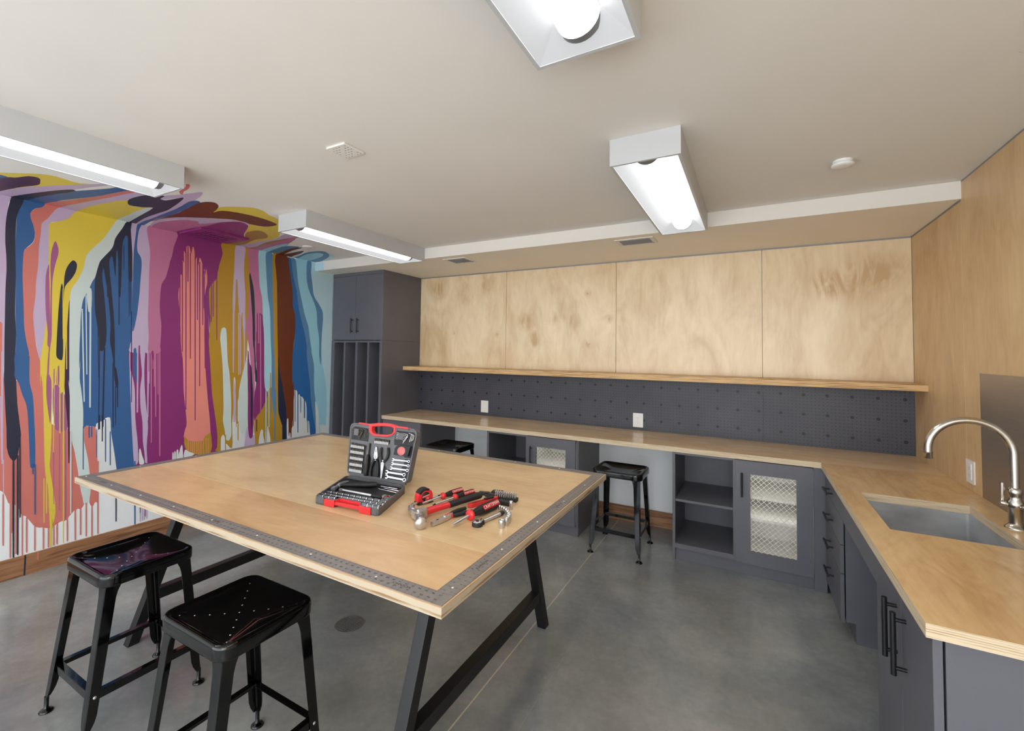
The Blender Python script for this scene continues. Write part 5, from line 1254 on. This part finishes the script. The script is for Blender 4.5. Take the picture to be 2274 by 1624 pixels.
def hexkeys(name, label, u0, v0, mat):
    o = thing(name, label, 'hex key set', LID((u0 + 0.045, v0, 0)), 'hex key sets in the case lid')
    MB().box(u0 + 0.016, u0 + 0.042, v0 - 0.016, v0 + 0.018, 0.0, 0.007).map(LID).build('holder', M['casegrey'], o, 0.001)
    for k in range(5):
        h = v0 + 0.016 - k * 0.0075
        path = [(u0 + 0.004, h, 0.005), (u0 + 0.045 + 0.004 * (4 - k), h - 0.001, 0.005), (u0 + 0.048 + 0.004 * (4 - k), h - 0.004, 0.005), (u0 + 0.047 + 0.004 * (4 - k), h - 0.018, 0.005)]
        MB().tube(path, 0.0014 + 0.0002 * (4 - k), 6).map(LID).build('hex_key', mat, o)
    for k in range(3):
        path = [(u0 + 0.066 + k * 0.009, v0 + 0.022 - k * 0.002, 0.004), (u0 + 0.078 + k * 0.0075, v0 + 0.020 - k * 0.002, 0.004), (u0 + 0.081 + k * 0.0073, v0 + 0.015 - k * 0.002, 0.004), (u0 + 0.079 + k * 0.0073, v0 - 0.02 + k * 0.004, 0.004)]
        MB().tube(path, 0.0018, 6).map(LID).build('hex_key', mat, o)
hexkeys('hex_key_set', 'dark hex keys in a grey clip, upper left of the open lid', 0.014, 0.211, M['bitdark'])
hexkeys('hex_key_set', 'bright steel hex keys in a grey clip, upper right of the open lid', 0.262, 0.221, M['chrome'])

# tray contents (metres across, metres back)
def socket_in_tray(a, c, r, h, label):
    mb = MB().cyl((a - h / 2, c, zf + r * 0.75), (a + h * 0.25, c, zf + r * 0.75), r, n=12).cyl((a + h * 0.25, c, zf + r * 0.75), (a + h / 2, c, zf + r * 0.75), r * 0.82, n=12, mi=1)
    lbl(mb, 'socket', [M['sockdark'], M['chrome']], label, 'socket', 'sockets in the case tray', TRAY)
M['sockdark'] = paint('shaded_chrome', (104, 105, 108), 0.2, metal=1.0, var=0.1)
for row, va, u0, u1, n, r in (('back', 0.265, 0.10, 0.95, 10, 0.0085), ('middle', 0.155, 0.07, 0.96, 11, 0.0095)):
    for k in range(n):
        u = u0 + (u1 - u0) * k / (n - 1)
        socket_in_tray(u * 0.35, va * 0.32, r * (1.05 + 0.25 * k / n), 0.027, 'chrome socket in the case tray, %s from left in the %s socket row' % (ORD[k], row))
for k, u in enumerate((0.085, 0.185, 0.275)): socket_in_tray(u * 0.35, 0.055 * 0.32, 0.0125, 0.028, 'chrome socket in the case tray left of the red handle, %s from the left' % ORD[k])
for k, u in enumerate((0.785, 0.868, 0.945)): socket_in_tray(u * 0.35, 0.05 * 0.32, 0.0132, 0.028, 'chrome socket in the case tray right of the red handle, %s from the left' % ORD[k])

o = thing('claw_hammer', 'small claw hammer with black handle lying in the back of the case tray', 'hammer', TRAY((0.09, 0.2, zf)))
mb = MB().tube([(0.050, 0.250, zf + 0.008), (0.040, 0.225, zf + 0.009), (0.037, 0.19, zf + 0.01), (0.036, 0.165, zf + 0.01)], [0.004, 0.009, 0.012, 0.011], 8).cyl((0.036, 0.17, zf + 0.01), (0.036, 0.115, zf + 0.01), 0.0095, n=12).cyl((0.036, 0.13, zf + 0.01), (0.036, 0.112, zf + 0.01), 0.0125, n=12)
mb.map(TRAY).build('head', M['chrome'], o)
MB().tube([(0.042, 0.185, zf + 0.009), (0.08, 0.205, zf + 0.01), (0.12, 0.222, zf + 0.011), (0.17, 0.245, zf + 0.012), (0.205, 0.268, zf + 0.012)], [0.006, 0.0075, 0.010, 0.013, 0.011], 10).map(TRAY).build('handle', M['rubber'], o)
o = thing('breaker_ratchet', 'chrome ratchet bar with dark grip lying across the case tray', 'ratchet', TRAY((0.16, 0.13, zf)))
MB().cyl((0.078, 0.124, zf + 0.008), (0.078, 0.124, zf + 0.016), 0.012, n=16).cyl((0.085, 0.124, zf + 0.012), (0.25, 0.1205, zf + 0.012), 0.0058, 0.0072, n=12).map(TRAY).build('bar', M['chrome'], o)
MB().lathe((0.248, 0.1205, zf + 0.012), (1, -0.02, 0), [(0.006, 0), (0.0085, 0.006), (0.0085, 0.05), (0.006, 0.056)], 12).map(TRAY).build('grip', M['rubber'], o)
for k, (p, q) in enumerate((((0.655, 0.845), (0.92, 0.844)), ((0.728, 0.79), (0.975, 0.77)), ((0.667, 0.729), (0.965, 0.69)))):
    o = thing('precision_screwdriver', 'slim precision screwdriver in the right back of the case tray, %s from the back' % ORD[k], 'screwdriver', TRAY((q[0] * .35, q[1] * .32, zf)), 'precision screwdrivers in the case tray')
    a, c = Vector((p[0] * .35, p[1] * .32, zf + 0.006)), Vector((q[0] * .35, q[1] * .32, zf + 0.006)); mm = a.lerp(c, 0.5)
    MB().cyl(a, mm, 0.0016, n=8).map(TRAY).build('shaft', M['chrome'], o)
    MB().cyl(mm, c, 0.0036, n=10).cyl(a.lerp(c, 0.97), c, 0.0044, n=10).map(TRAY).build('handle', M['steel'] if k != 1 else M['chrome'], o)
mb = MB()
rs_ = random.Random(3)
for k in range(16):
    a, c = 0.295 + rs_.random() * 0.045, 0.132 + rs_.random() * 0.046
    mb.box(a - 0.003, a + 0.003, c - 0.002, c + 0.002, zf + 0.004, zf + 0.008, rs_.choice((0, 1, 2)))
mb.prism(rrect(0.286, 0.344, 0.126, 0.186, 0.006, 2), zf + 0.0005, zf + 0.0035, 2)
lbl(mb, 'parts_bag', [paint('green_connector', (40, 130, 96), 0.4), M['redlabel'], paint('clear_pouch', (150, 152, 156), 0.25, var=0.1)], 'small clear pouch of red and green connectors in the case tray', 'pouch', None, TRAY)
# ------------------------------------------------------------------ loose tools on the table top
def axes(p, q):
    p, q = Vector((p[0], p[1], ZT + 0.0006)), Vector((q[0], q[1], ZT + 0.0006)); d = (q - p).normalized()
    s = d.cross(Vector((0, 0, 1))); L = (q - p).length
    return (lambda v: p + d * v[0] + s * v[1] + Vector((0, 0, v[2]))), L, d, s, p

def screwdriver(tip, end, r, collar_at, label, shaft_r, word_size, dark_tip=True):
    W, L, d, s, p = axes(tip, end)
    t = thing('screwdriver', label, 'screwdriver', p.lerp(W((L, 0, 0)), 0.5), 'loose red and black screwdrivers')
    ca = L * collar_at; z = r
    mb = MB().cyl((0.012, 0, z * 0.72), (ca, 0, z), shaft_r, n=12).cyl((0, 0, z * 0.70), (0.014, 0, z * 0.73), shaft_r * (0.5 if dark_tip else 0.9), shaft_r, n=10, mi=1)
    mb.map(W).build('shaft', [M['chrome'], M['rubber'] if dark_tip else M['chrome']], t)
    MB().lathe((ca - 0.004, 0, z), (1, 0, 0), [(r * 0.55, 0), (r * 0.95, 0.003), (r * 1.0, 0.008), (r * 0.95, 0.013), (r * 0.7, 0.018), (r * 0.6, 0.02)], 18).map(W).build('collar', M['red'], t)
    hl = L - ca - 0.014
    MB().lathe((ca + 0.012, 0, z), (1, 0, 0), [(r * 0.55, 0), (r * 0.62, hl * 0.06), (r * 0.9, hl * 0.3), (r, hl * 0.45), (r, hl * 0.85), (r * 0.92, hl * 0.95), (r * 0.6, hl)], 8).map(W).build('handle', M['rubber'], t, 0.001)
    n = Vector((0, 0.80, 0.60)); ey = Vector((0, -0.60, 0.80)); c = Vector((ca + 0.012 + hl * 0.64, 0, z)) + n * (r * 0.965)
    hw, hh = hl * 0.30, r * 0.50
    lm = MB(); vs = [c + Vector((1, 0, 0)) * a + ey * b_ + n * e for e in (-0.001, 0.0006) for a, b_ in ((-hw, -hh), (hw, -hh), (hw, hh), (-hw, hh))]
    lm.add(vs, [(3, 2, 1, 0), (4, 5, 6, 7), (0, 1, 5, 4), (1, 2, 6, 5), (2, 3, 7, 6), (3, 0, 4, 7)])
    write(lm, 'CRAFTSMAN', hw * 0.36, c + n * 0.0009, Vector((1, 0, 0)), ey, 1, sx=0.95)
    lm.map(W).build('label_plate', [M['redlabel'], M['whiteink']], t, fixn=False)
screwdriver((-2.256, -2.722), (-2.205, -2.472), 0.0150, 0.50, 'red and black screwdriver beside the tape measure, farthest back of three', 0.0045, 0.01)
screwdriver((-2.201, -2.703), (-2.145, -2.466), 0.0150, 0.50, 'red and black screwdriver between the hammer and the rear screwdriver', 0.0045, 0.01)
screwdriver((-1.998, -2.845), (-1.968, -2.560), 0.0210, 0.345, 'largest red and black screwdriver, between pliers and ratchet', 0.0065, 0.016, False)

# claw hammer
W, L, d, s, p = axes((-2.168, -2.838), (-2.078, -2.520))
t = thing('claw_hammer', 'large claw hammer with red and black handle among the loose tools', 'hammer', (-2.135, -2.67, ZT))
hz = 0.0224
mb = MB().prism([(-0.022, -0.018), (0.034, -0.013), (0.034, 0.015), (0.006, 0.030), (-0.024, 0.024)], hz - 0.016, hz + 0.015)
mb.map(W).build('cheek', M['chrome'], t, 0.003)
hd = Vector((0.70, -0.71, 0)).normalized(); c0 = Vector(W((0.0, 0.0, 0)))
hw_ = lambda a, z: Vector((c0.x + hd.x * a, c0.y + hd.y * a, ZT + z))
mb = MB().lathe(hw_(0.010, hz), hd, [(0.019, 0), (0.0155, 0.02), (0.0150, 0.058), (0.0175, 0.068), (0.0215, 0.074), (0.0218, 0.098), (0.0200, 0.101), (0, 0.1015)], 20)
mb.build('striking_face', M['chrome'], t)
mb = MB().tube([(-2.168, -2.838, ZT + hz), (-2.193, -2.831, ZT + hz), (-2.218, -2.819, ZT + hz + 0.001), (-2.237, -2.800, ZT + hz + 0.002), (-2.246, -2.778, ZT + hz + 0.004), (-2.246, -2.754, ZT + hz + 0.006)], [0.018, 0.018, 0.0165, 0.0135, 0.0095, 0.004], 12, flat=0.75)
mb.build('claw', M['chrome'], t)
MB().tube([(0.018, 0, hz), (0.05, 0, hz), (0.10, 0, hz), (0.15, 0.001, hz)], [0.0165, 0.0172, 0.0160, 0.0160], 10, flat=0.8).map(W).build('red_shaft', M['red'], t)
MB().tube([(0.148, 0.001, hz), (0.17, 0.001, hz), (0.22, 0.0, hz), (0.27, -0.001, hz + 0.001), (0.31, -0.001, hz + 0.002), (0.328, 0.0, hz + 0.002)], [0.0168, 0.0172, 0.0155, 0.0165, 0.0188, 0.0170], 12, flat=0.8).map(W).build('grip', M['rubber'], t)

# slip-joint pliers
W, L, d, s, p = axes((-2.078, -2.868), (-2.072, -2.790))
t = thing('pliers', 'chrome slip-joint pliers with black grips among the loose tools', 'pliers', (-2.06, -2.77, ZT))
mb = MB().prism([(0.0, -0.009), (0.055, -0.012), (0.090, -0.013), (0.122, -0.004), (0.122, 0.003), (0.1, 0.011), (0.08, 0.013), (0.05, 0.013), (0.0, 0.009)], 0.002, 0.016)
mb.prism([(0.020, 0.001), (0.034, -0.003), (0.036, 0.004)], 0.016, 0.0165, 1).lathe((0.076, 0.0, 0.016), (0, 0, 1), [(0.0085, 0), (0.0085, 0.002), (0.006, 0.0035), (0, 0.0037)], 16)
mb.map(W).build('jaws', [M['chrome'], M['dark']], t, 0.0015)
for path, nm in (([(-2.078, -2.768, 0.009), (-2.079, -2.735, 0.010), (-2.075, -2.70, 0.010), (-2.064, -2.660, 0.010)], 0), ([(-2.066, -2.760, 0.009), (-2.050, -2.740, 0.010), (-2.036, -2.71, 0.010), (-2.024, -2.672, 0.010)], 1)):
    MB().tube([Vector((x, y, ZT + z)) for x, y, z in path], [0.0065, 0.0082, 0.0085, 0.007], 10).build('grip', M['rubber'], t)
    a = Vector((path[0][0], path[0][1], ZT + path[0][2])); b_ = Vector((path[1][0], path[1][1], ZT + path[1][2]))
    MB().cyl(a.lerp(b_, -0.28), a.lerp(b_, 0.22), 0.0088, n=12).build('grip_flare', M['red'], t)

# utility knife
W, L, d, s, p = axes((-2.070, -2.628), (-2.020, -2.470))
t = thing('utility_knife', 'red utility knife with dark slider behind the largest screwdriver', 'knife', (-2.025, -2.571, ZT))
ol = [(0.0, -0.006), (0.008, -0.012), (L - 0.02, -0.011), (L, -0.004), (L, 0.008), (L - 0.012, 0.012), (0.01, 0.012), (0.0, 0.006)]
MB().prism(ol, 0.0005, 0.015).map(W).build('body', M['red'], t, 0.003)
MB().prism([(0.02, -0.003), (L * 0.62, -0.003), (L * 0.62, 0.003), (0.02, 0.003)], 0.015, 0.0154).map(W).build('blade_track', paint('dark_red_groove', (110, 18, 24), 0.5), t)
MB().prism([(L * 0.55, -0.0085), (L * 0.85, -0.0085), (L * 0.85, 0.007), (L * 0.55, 0.007)], 0.0152, 0.020).map(W).build('slider', M['rubber'], t, 0.002)

# ratchet
W, L, d, s, p = axes((-1.934, -2.775), (-1.906, -2.625))
t = thing('ratchet_wrench', 'chrome ratchet wrench in front of the largest screwdriver', 'ratchet', (-1.92, -2.7, ZT))
MB().lathe((0, 0, 0.0005), (0, 0, 1), [(0.0205, 0), (0.0205, 0.014), (0.0185, 0.0165)], 20).lathe((0.024, 0, 0.0005), (0, 0, 1), [(0.012, 0), (0.012, 0.012), (0.010, 0.0145)], 16).map(W).build('head_rim', M['rubber'], t)
mb = MB().lathe((0, 0, 0.0165), (0, 0, 1), [(0.0186, 0), (0.0186, 0.0012), (0, 0.0014)], 20).lathe((0.0, 0, 0.0178), (0, 0, 1), [(0.0065, 0), (0.006, 0.001), (0, 0.001)], 14, mi=1).lathe((0.0215, 0, 0.0145), (0, 0, 1), [(0.0085, 0), (0.0085, 0.0035), (0, 0.0037)], 14).box(0.017, 0.026, -0.002, 0.002, 0.018, 0.0205, 1)
mb.map(W).build('head_plate', [M['chrome'], M['dark']], t)
MB().tube([(0.030, 0, 0.009), (0.06, 0, 0.009), (0.09, 0, 0.0095), (L - 0.014, 0, 0.010), (L, 0, 0.010)], [0.0075, 0.008, 0.0092, 0.0095, 0.008], 12, flat=0.8).map(W).build('handle', M['chrome'], t)
MB().tube([(L - 0.02, 0, 0.010), (L - 0.004, 0, 0.010), (L + 0.003, 0, 0.010)], [0.0102, 0.0104, 0.008], 12, flat=0.85).map(W).build('end_grip', M['rubber'], t)

# standing tape measure
fx = Vector((0.34, 0.94, 0)).normalized(); fn = Vector((0.94, -0.34, 0)).normalized(); o = Vector((-2.272, -2.676, ZT + 0.0006))
TM = lambda v: o + fx * v[0] + Vector((0, 0, 1)) * v[1] + fn * v[2]
t = thing('tape_measure', 'red and black tape measure standing on edge beside the screwdrivers', 'tape measure', o)
body = [(-0.036, 0.0), (0.034, 0.004), (0.036, 0.02)] + [(0.036 * math.cos(math.radians(a)), 0.030 + 0.034 * math.sin(math.radians(a))) for a in range(0, 181, 15)] + [(-0.037, 0.018)]
MB().prism(body, -0.016, 0.016).map(TM).build('housing', M['red'], t, 0.003)
mb = MB().prism([(0.0375 * math.cos(math.radians(a)), 0.030 + 0.0355 * math.sin(math.radians(a))) for a in range(60, 151, 10)] + [(0.027 * math.cos(math.radians(a)), 0.030 + 0.026 * math.sin(math.radians(a))) for a in range(150, 59, -10)], -0.0165, 0.0168)
mb.box(-0.0385, -0.014, 0.0, 0.012, -0.0165, 0.0168).box(0.016, 0.0385, 0.001, 0.018, -0.0165, 0.0168)
mb.map(TM).build('rubber_guard', M['rubber'], t, 0.001)
mb = MB().lathe((0, 0.031, 0.016), (0, 0, 1), [(0.0205, 0), (0.020, 0.0012), (0, 0.0013)], 24, mi=1)
mb.prism([(-0.0185, 0.026), (0.0195, 0.033), (0.0195, 0.040), (-0.0185, 0.033)], 0.0172, 0.0176, 0)
mb.prism([(-0.002, 0.014), (0.0175, 0.018), (0.019, 0.031), (-0.002, 0.028)], 0.0172, 0.0176, 0)
write(mb, 'CRAFTSMAN', 0.0066, (0.0005, 0.0335, 0.0179), Vector((0.983, 0.18, 0)), Vector((-0.18, 0.983, 0)), 2, sx=0.95)
write(mb, '12', 0.0105, (0.0085, 0.0235, 0.0179), Vector((0.983, 0.18, 0)), Vector((-0.18, 0.983, 0)), 2)
mb.map(TM).build('label_disc', [M['red'], M['rubber'], M['whiteink']], t, fixn=False)
mb = MB().box(-0.040, -0.0365, 0.001, 0.010, -0.006, 0.006)
mb.map(TM).build('tape_hook', M['chrome'], t)

# small dark extension bar behind the tape
W, L, d, s, p = axes((-2.276, -2.622), (-2.255, -2.565))
tag(MB().cyl((0, 0, 0.005), (L * 0.6, 0, 0.0055), 0.0045, n=10, mi=0).cyl((L * 0.6, 0, 0.0055), (L, 0, 0.006), 0.0058, n=8, mi=1).map(W).build('extension_bar', [M['chrome'], M['rubber']]), 'short chrome and black extension bar between tape measure and rear screwdriver', 'extension bar')

# hex key holders: three flat dark blocks
for (x, y, a, label) in ((-2.112, -2.436, 0.35, 'dark flat hex key holder nearest the screwdriver handles'), (-2.066, -2.440, 0.25, 'dark flat hex key holder in the middle, in front of the other two'), (-2.068, -2.385, 0.35, 'dark flat hex key holder farthest back, near the bit rack')):
    ex = Vector((math.cos(a), math.sin(a), 0)); ey = Vector((-ex.y, ex.x, 0)); oo = Vector((x, y, ZT + 0.0006))
    f = lambda v: oo + ex * v[0] + ey * v[1] + Vector((0, 0, v[2]))
    t = thing('hex_key_holder', label, 'hex key holder', oo, 'loose hex key holders')
    MB().prism([(-0.028, -0.019), (0.023, -0.021), (0.029, 0.016), (-0.021, 0.021)], 0, 0.008).map(f).build('holder', M['casegrey2'], t, 0.0015)
    for k in range(3):
        MB().tube([(-0.020 + 0.003 * k, 0.010 - 0.008 * k, 0.0095), (0.016, 0.009 - 0.008 * k, 0.0095), (0.022, 0.008 - 0.008 * k, 0.0095)], 0.0014, 6).map(f).build('hex_key', M['bitdark'], t)

# bit racks
def rack(p, q, w, h, n, label, nm):
    W, L, d, s, p0 = axes(p, q)
    o = tag(MB().prism(rrect(-0.004, L + 0.004, -w / 2, w / 2, 0.002, 2), 0, h).map(W).build('bit_rack', M['rubber'], bevel=0.001), label, 'bit rack', 'loose bit racks')
    for k in range(n):
        for r, side in ((0, 'front'), (1, 'back')):
            a = L * (k + 0.5) / n; c = w * (0.24 if r == 0 else -0.24)
            mb = MB().cyl((a, c, h + 0.0003), (a, c, h + 0.011), 0.0034, n=6).cyl((a, c, h + 0.011), (a, c, h + 0.020), 0.0022, n=6).cyl((a, c, h + 0.020), (a, c, h + 0.024), 0.0028, 0.001, n=6)
            tag(mb.map(W).build('screwdriver_bit', M['chrome']), 'chrome bit standing in %s, %s from left, %s row' % (nm, ORD[k], side), 'screwdriver bit', 'bits standing in the loose racks')
rack((-2.036, -2.462), (-1.934, -2.448), 0.030, 0.014, 10, 'black bit rack full of standing bits beside the sockets', 'loose black rack')
W, L, d, s, p0 = axes((-1.990, -2.512), (-1.930, -2.512))
tag(MB().prism(rrect(0, L, -0.016, 0.012, 0.002, 2), 0, 0.016).map(W).build('bit_rack', M['rubber'], bevel=0.001), 'empty black rack block in front of the bits, behind the small sockets', 'bit rack', 'loose bit racks')

# curved row of sockets
SK = [(-1.846, -2.742, 0.0120, 0.030), (-1.843, -2.712, 0.0110, 0.028), (-1.848, -2.687, 0.0100, 0.026), (-1.856, -2.664, 0.0092, 0.025), (-1.868, -2.643, 0.0088, 0.024), (-1.883, -2.624, 0.0082, 0.023), (-1.899, -2.608, 0.0078, 0.022), (-1.915, -2.597, 0.0072, 0.022), (-1.930, -2.589, 0.0066, 0.021), (-1.944, -2.581, 0.0062, 0.020), (-1.958, -2.573, 0.0058, 0.020)]
def sock(x, y, r, h, label):
    n = 14; z = ZT + 0.0006
    mb = MB().lathe((x, y, z), (0, 0, 1), [(r * 0.9, 0), (r * 0.94, h * 0.4), (r, h * 0.5), (r, h * 0.97), (r * 0.95, h)], n, caps=False).lathe((x, y, z + h), (0, 0, -1), [(r * 0.95, 0), (r * 0.72, 0.0004), (r * 0.70, h * 0.5)], n, caps=False)
    mb.lathe((x, y, z + h * 0.5), (0, 0, 1), [(r * 0.70, 0), (0, 0.0001)], n, mi=1, caps=False).lathe((x, y, z + 0.0001), (0, 0, 1), [(r * 0.9, 0), (0, 0.00005)], n, caps=False)
    tag(mb.build('socket', [M['chrome'], M['dark']], fixn=False), label, 'socket', 'loose sockets in a curved row')
for k, (x, y, r, h) in enumerate(SK):
    sock(x, y, r, h, 'chrome socket in the curved row on the table, %s from the big front one' % ORD[k] if k else 'largest chrome socket at the front end of the curved row on the table')
sock(-1.908, -2.548, 0.0085, 0.034, 'tall deep chrome socket standing alone beside the bit rack')

# ------------------------------------------------------------------ light
w = bpy.data.worlds.new('daylight'); sc.world = w; w.use_nodes = True
bg = w.node_tree.nodes['Background']; bg.inputs[0].default_value = (0.86, 0.93, 1.0, 1); bg.inputs[1].default_value = WORLD
def area(name, loc, rot, sx, sy, power, col):
    l = bpy.data.lights.new(name, 'AREA'); l.shape = 'RECTANGLE'; l.size = sx; l.size_y = sy; l.energy = power; l.color = col
    o = bpy.data.objects.new(name, l); COL.objects.link(o); o.location = loc; o.rotation_euler = rot; return o
area('bounce_light', (-2.2, -6.1, 1.0), (math.radians(180 - 52), 0, 0), 4.4, 1.6, UPL, (0.98, 0.99, 1.0))
l2 = area('fill_light', (-0.7, -5.9, 1.7), (0, 0, 0), 1.6, 1.6, 26, (1.0, 0.99, 0.97))
l2.rotation_euler = (Vector((-4.9, -0.4, 1.3)) - l2.location).to_track_quat('-Z', 'Y').to_euler()
sc.view_settings.view_transform = 'Standard'; sc.view_settings.look = 'None'
sc.view_settings.exposure = EXPO; sc.view_settings.gamma = 1.0
sc.cycles.use_denoising = True
sc.cycles.max_bounces = 6; sc.cycles.diffuse_bounces = 3; sc.cycles.glossy_bounces = 3; sc.cycles.transmission_bounces = 2
sc.cycles.sample_clamp_indirect = 6.0
sc.cycles.use_adaptive_sampling = True; sc.cycles.adaptive_threshold = 0.07; sc.cycles.adaptive_min_samples = 12
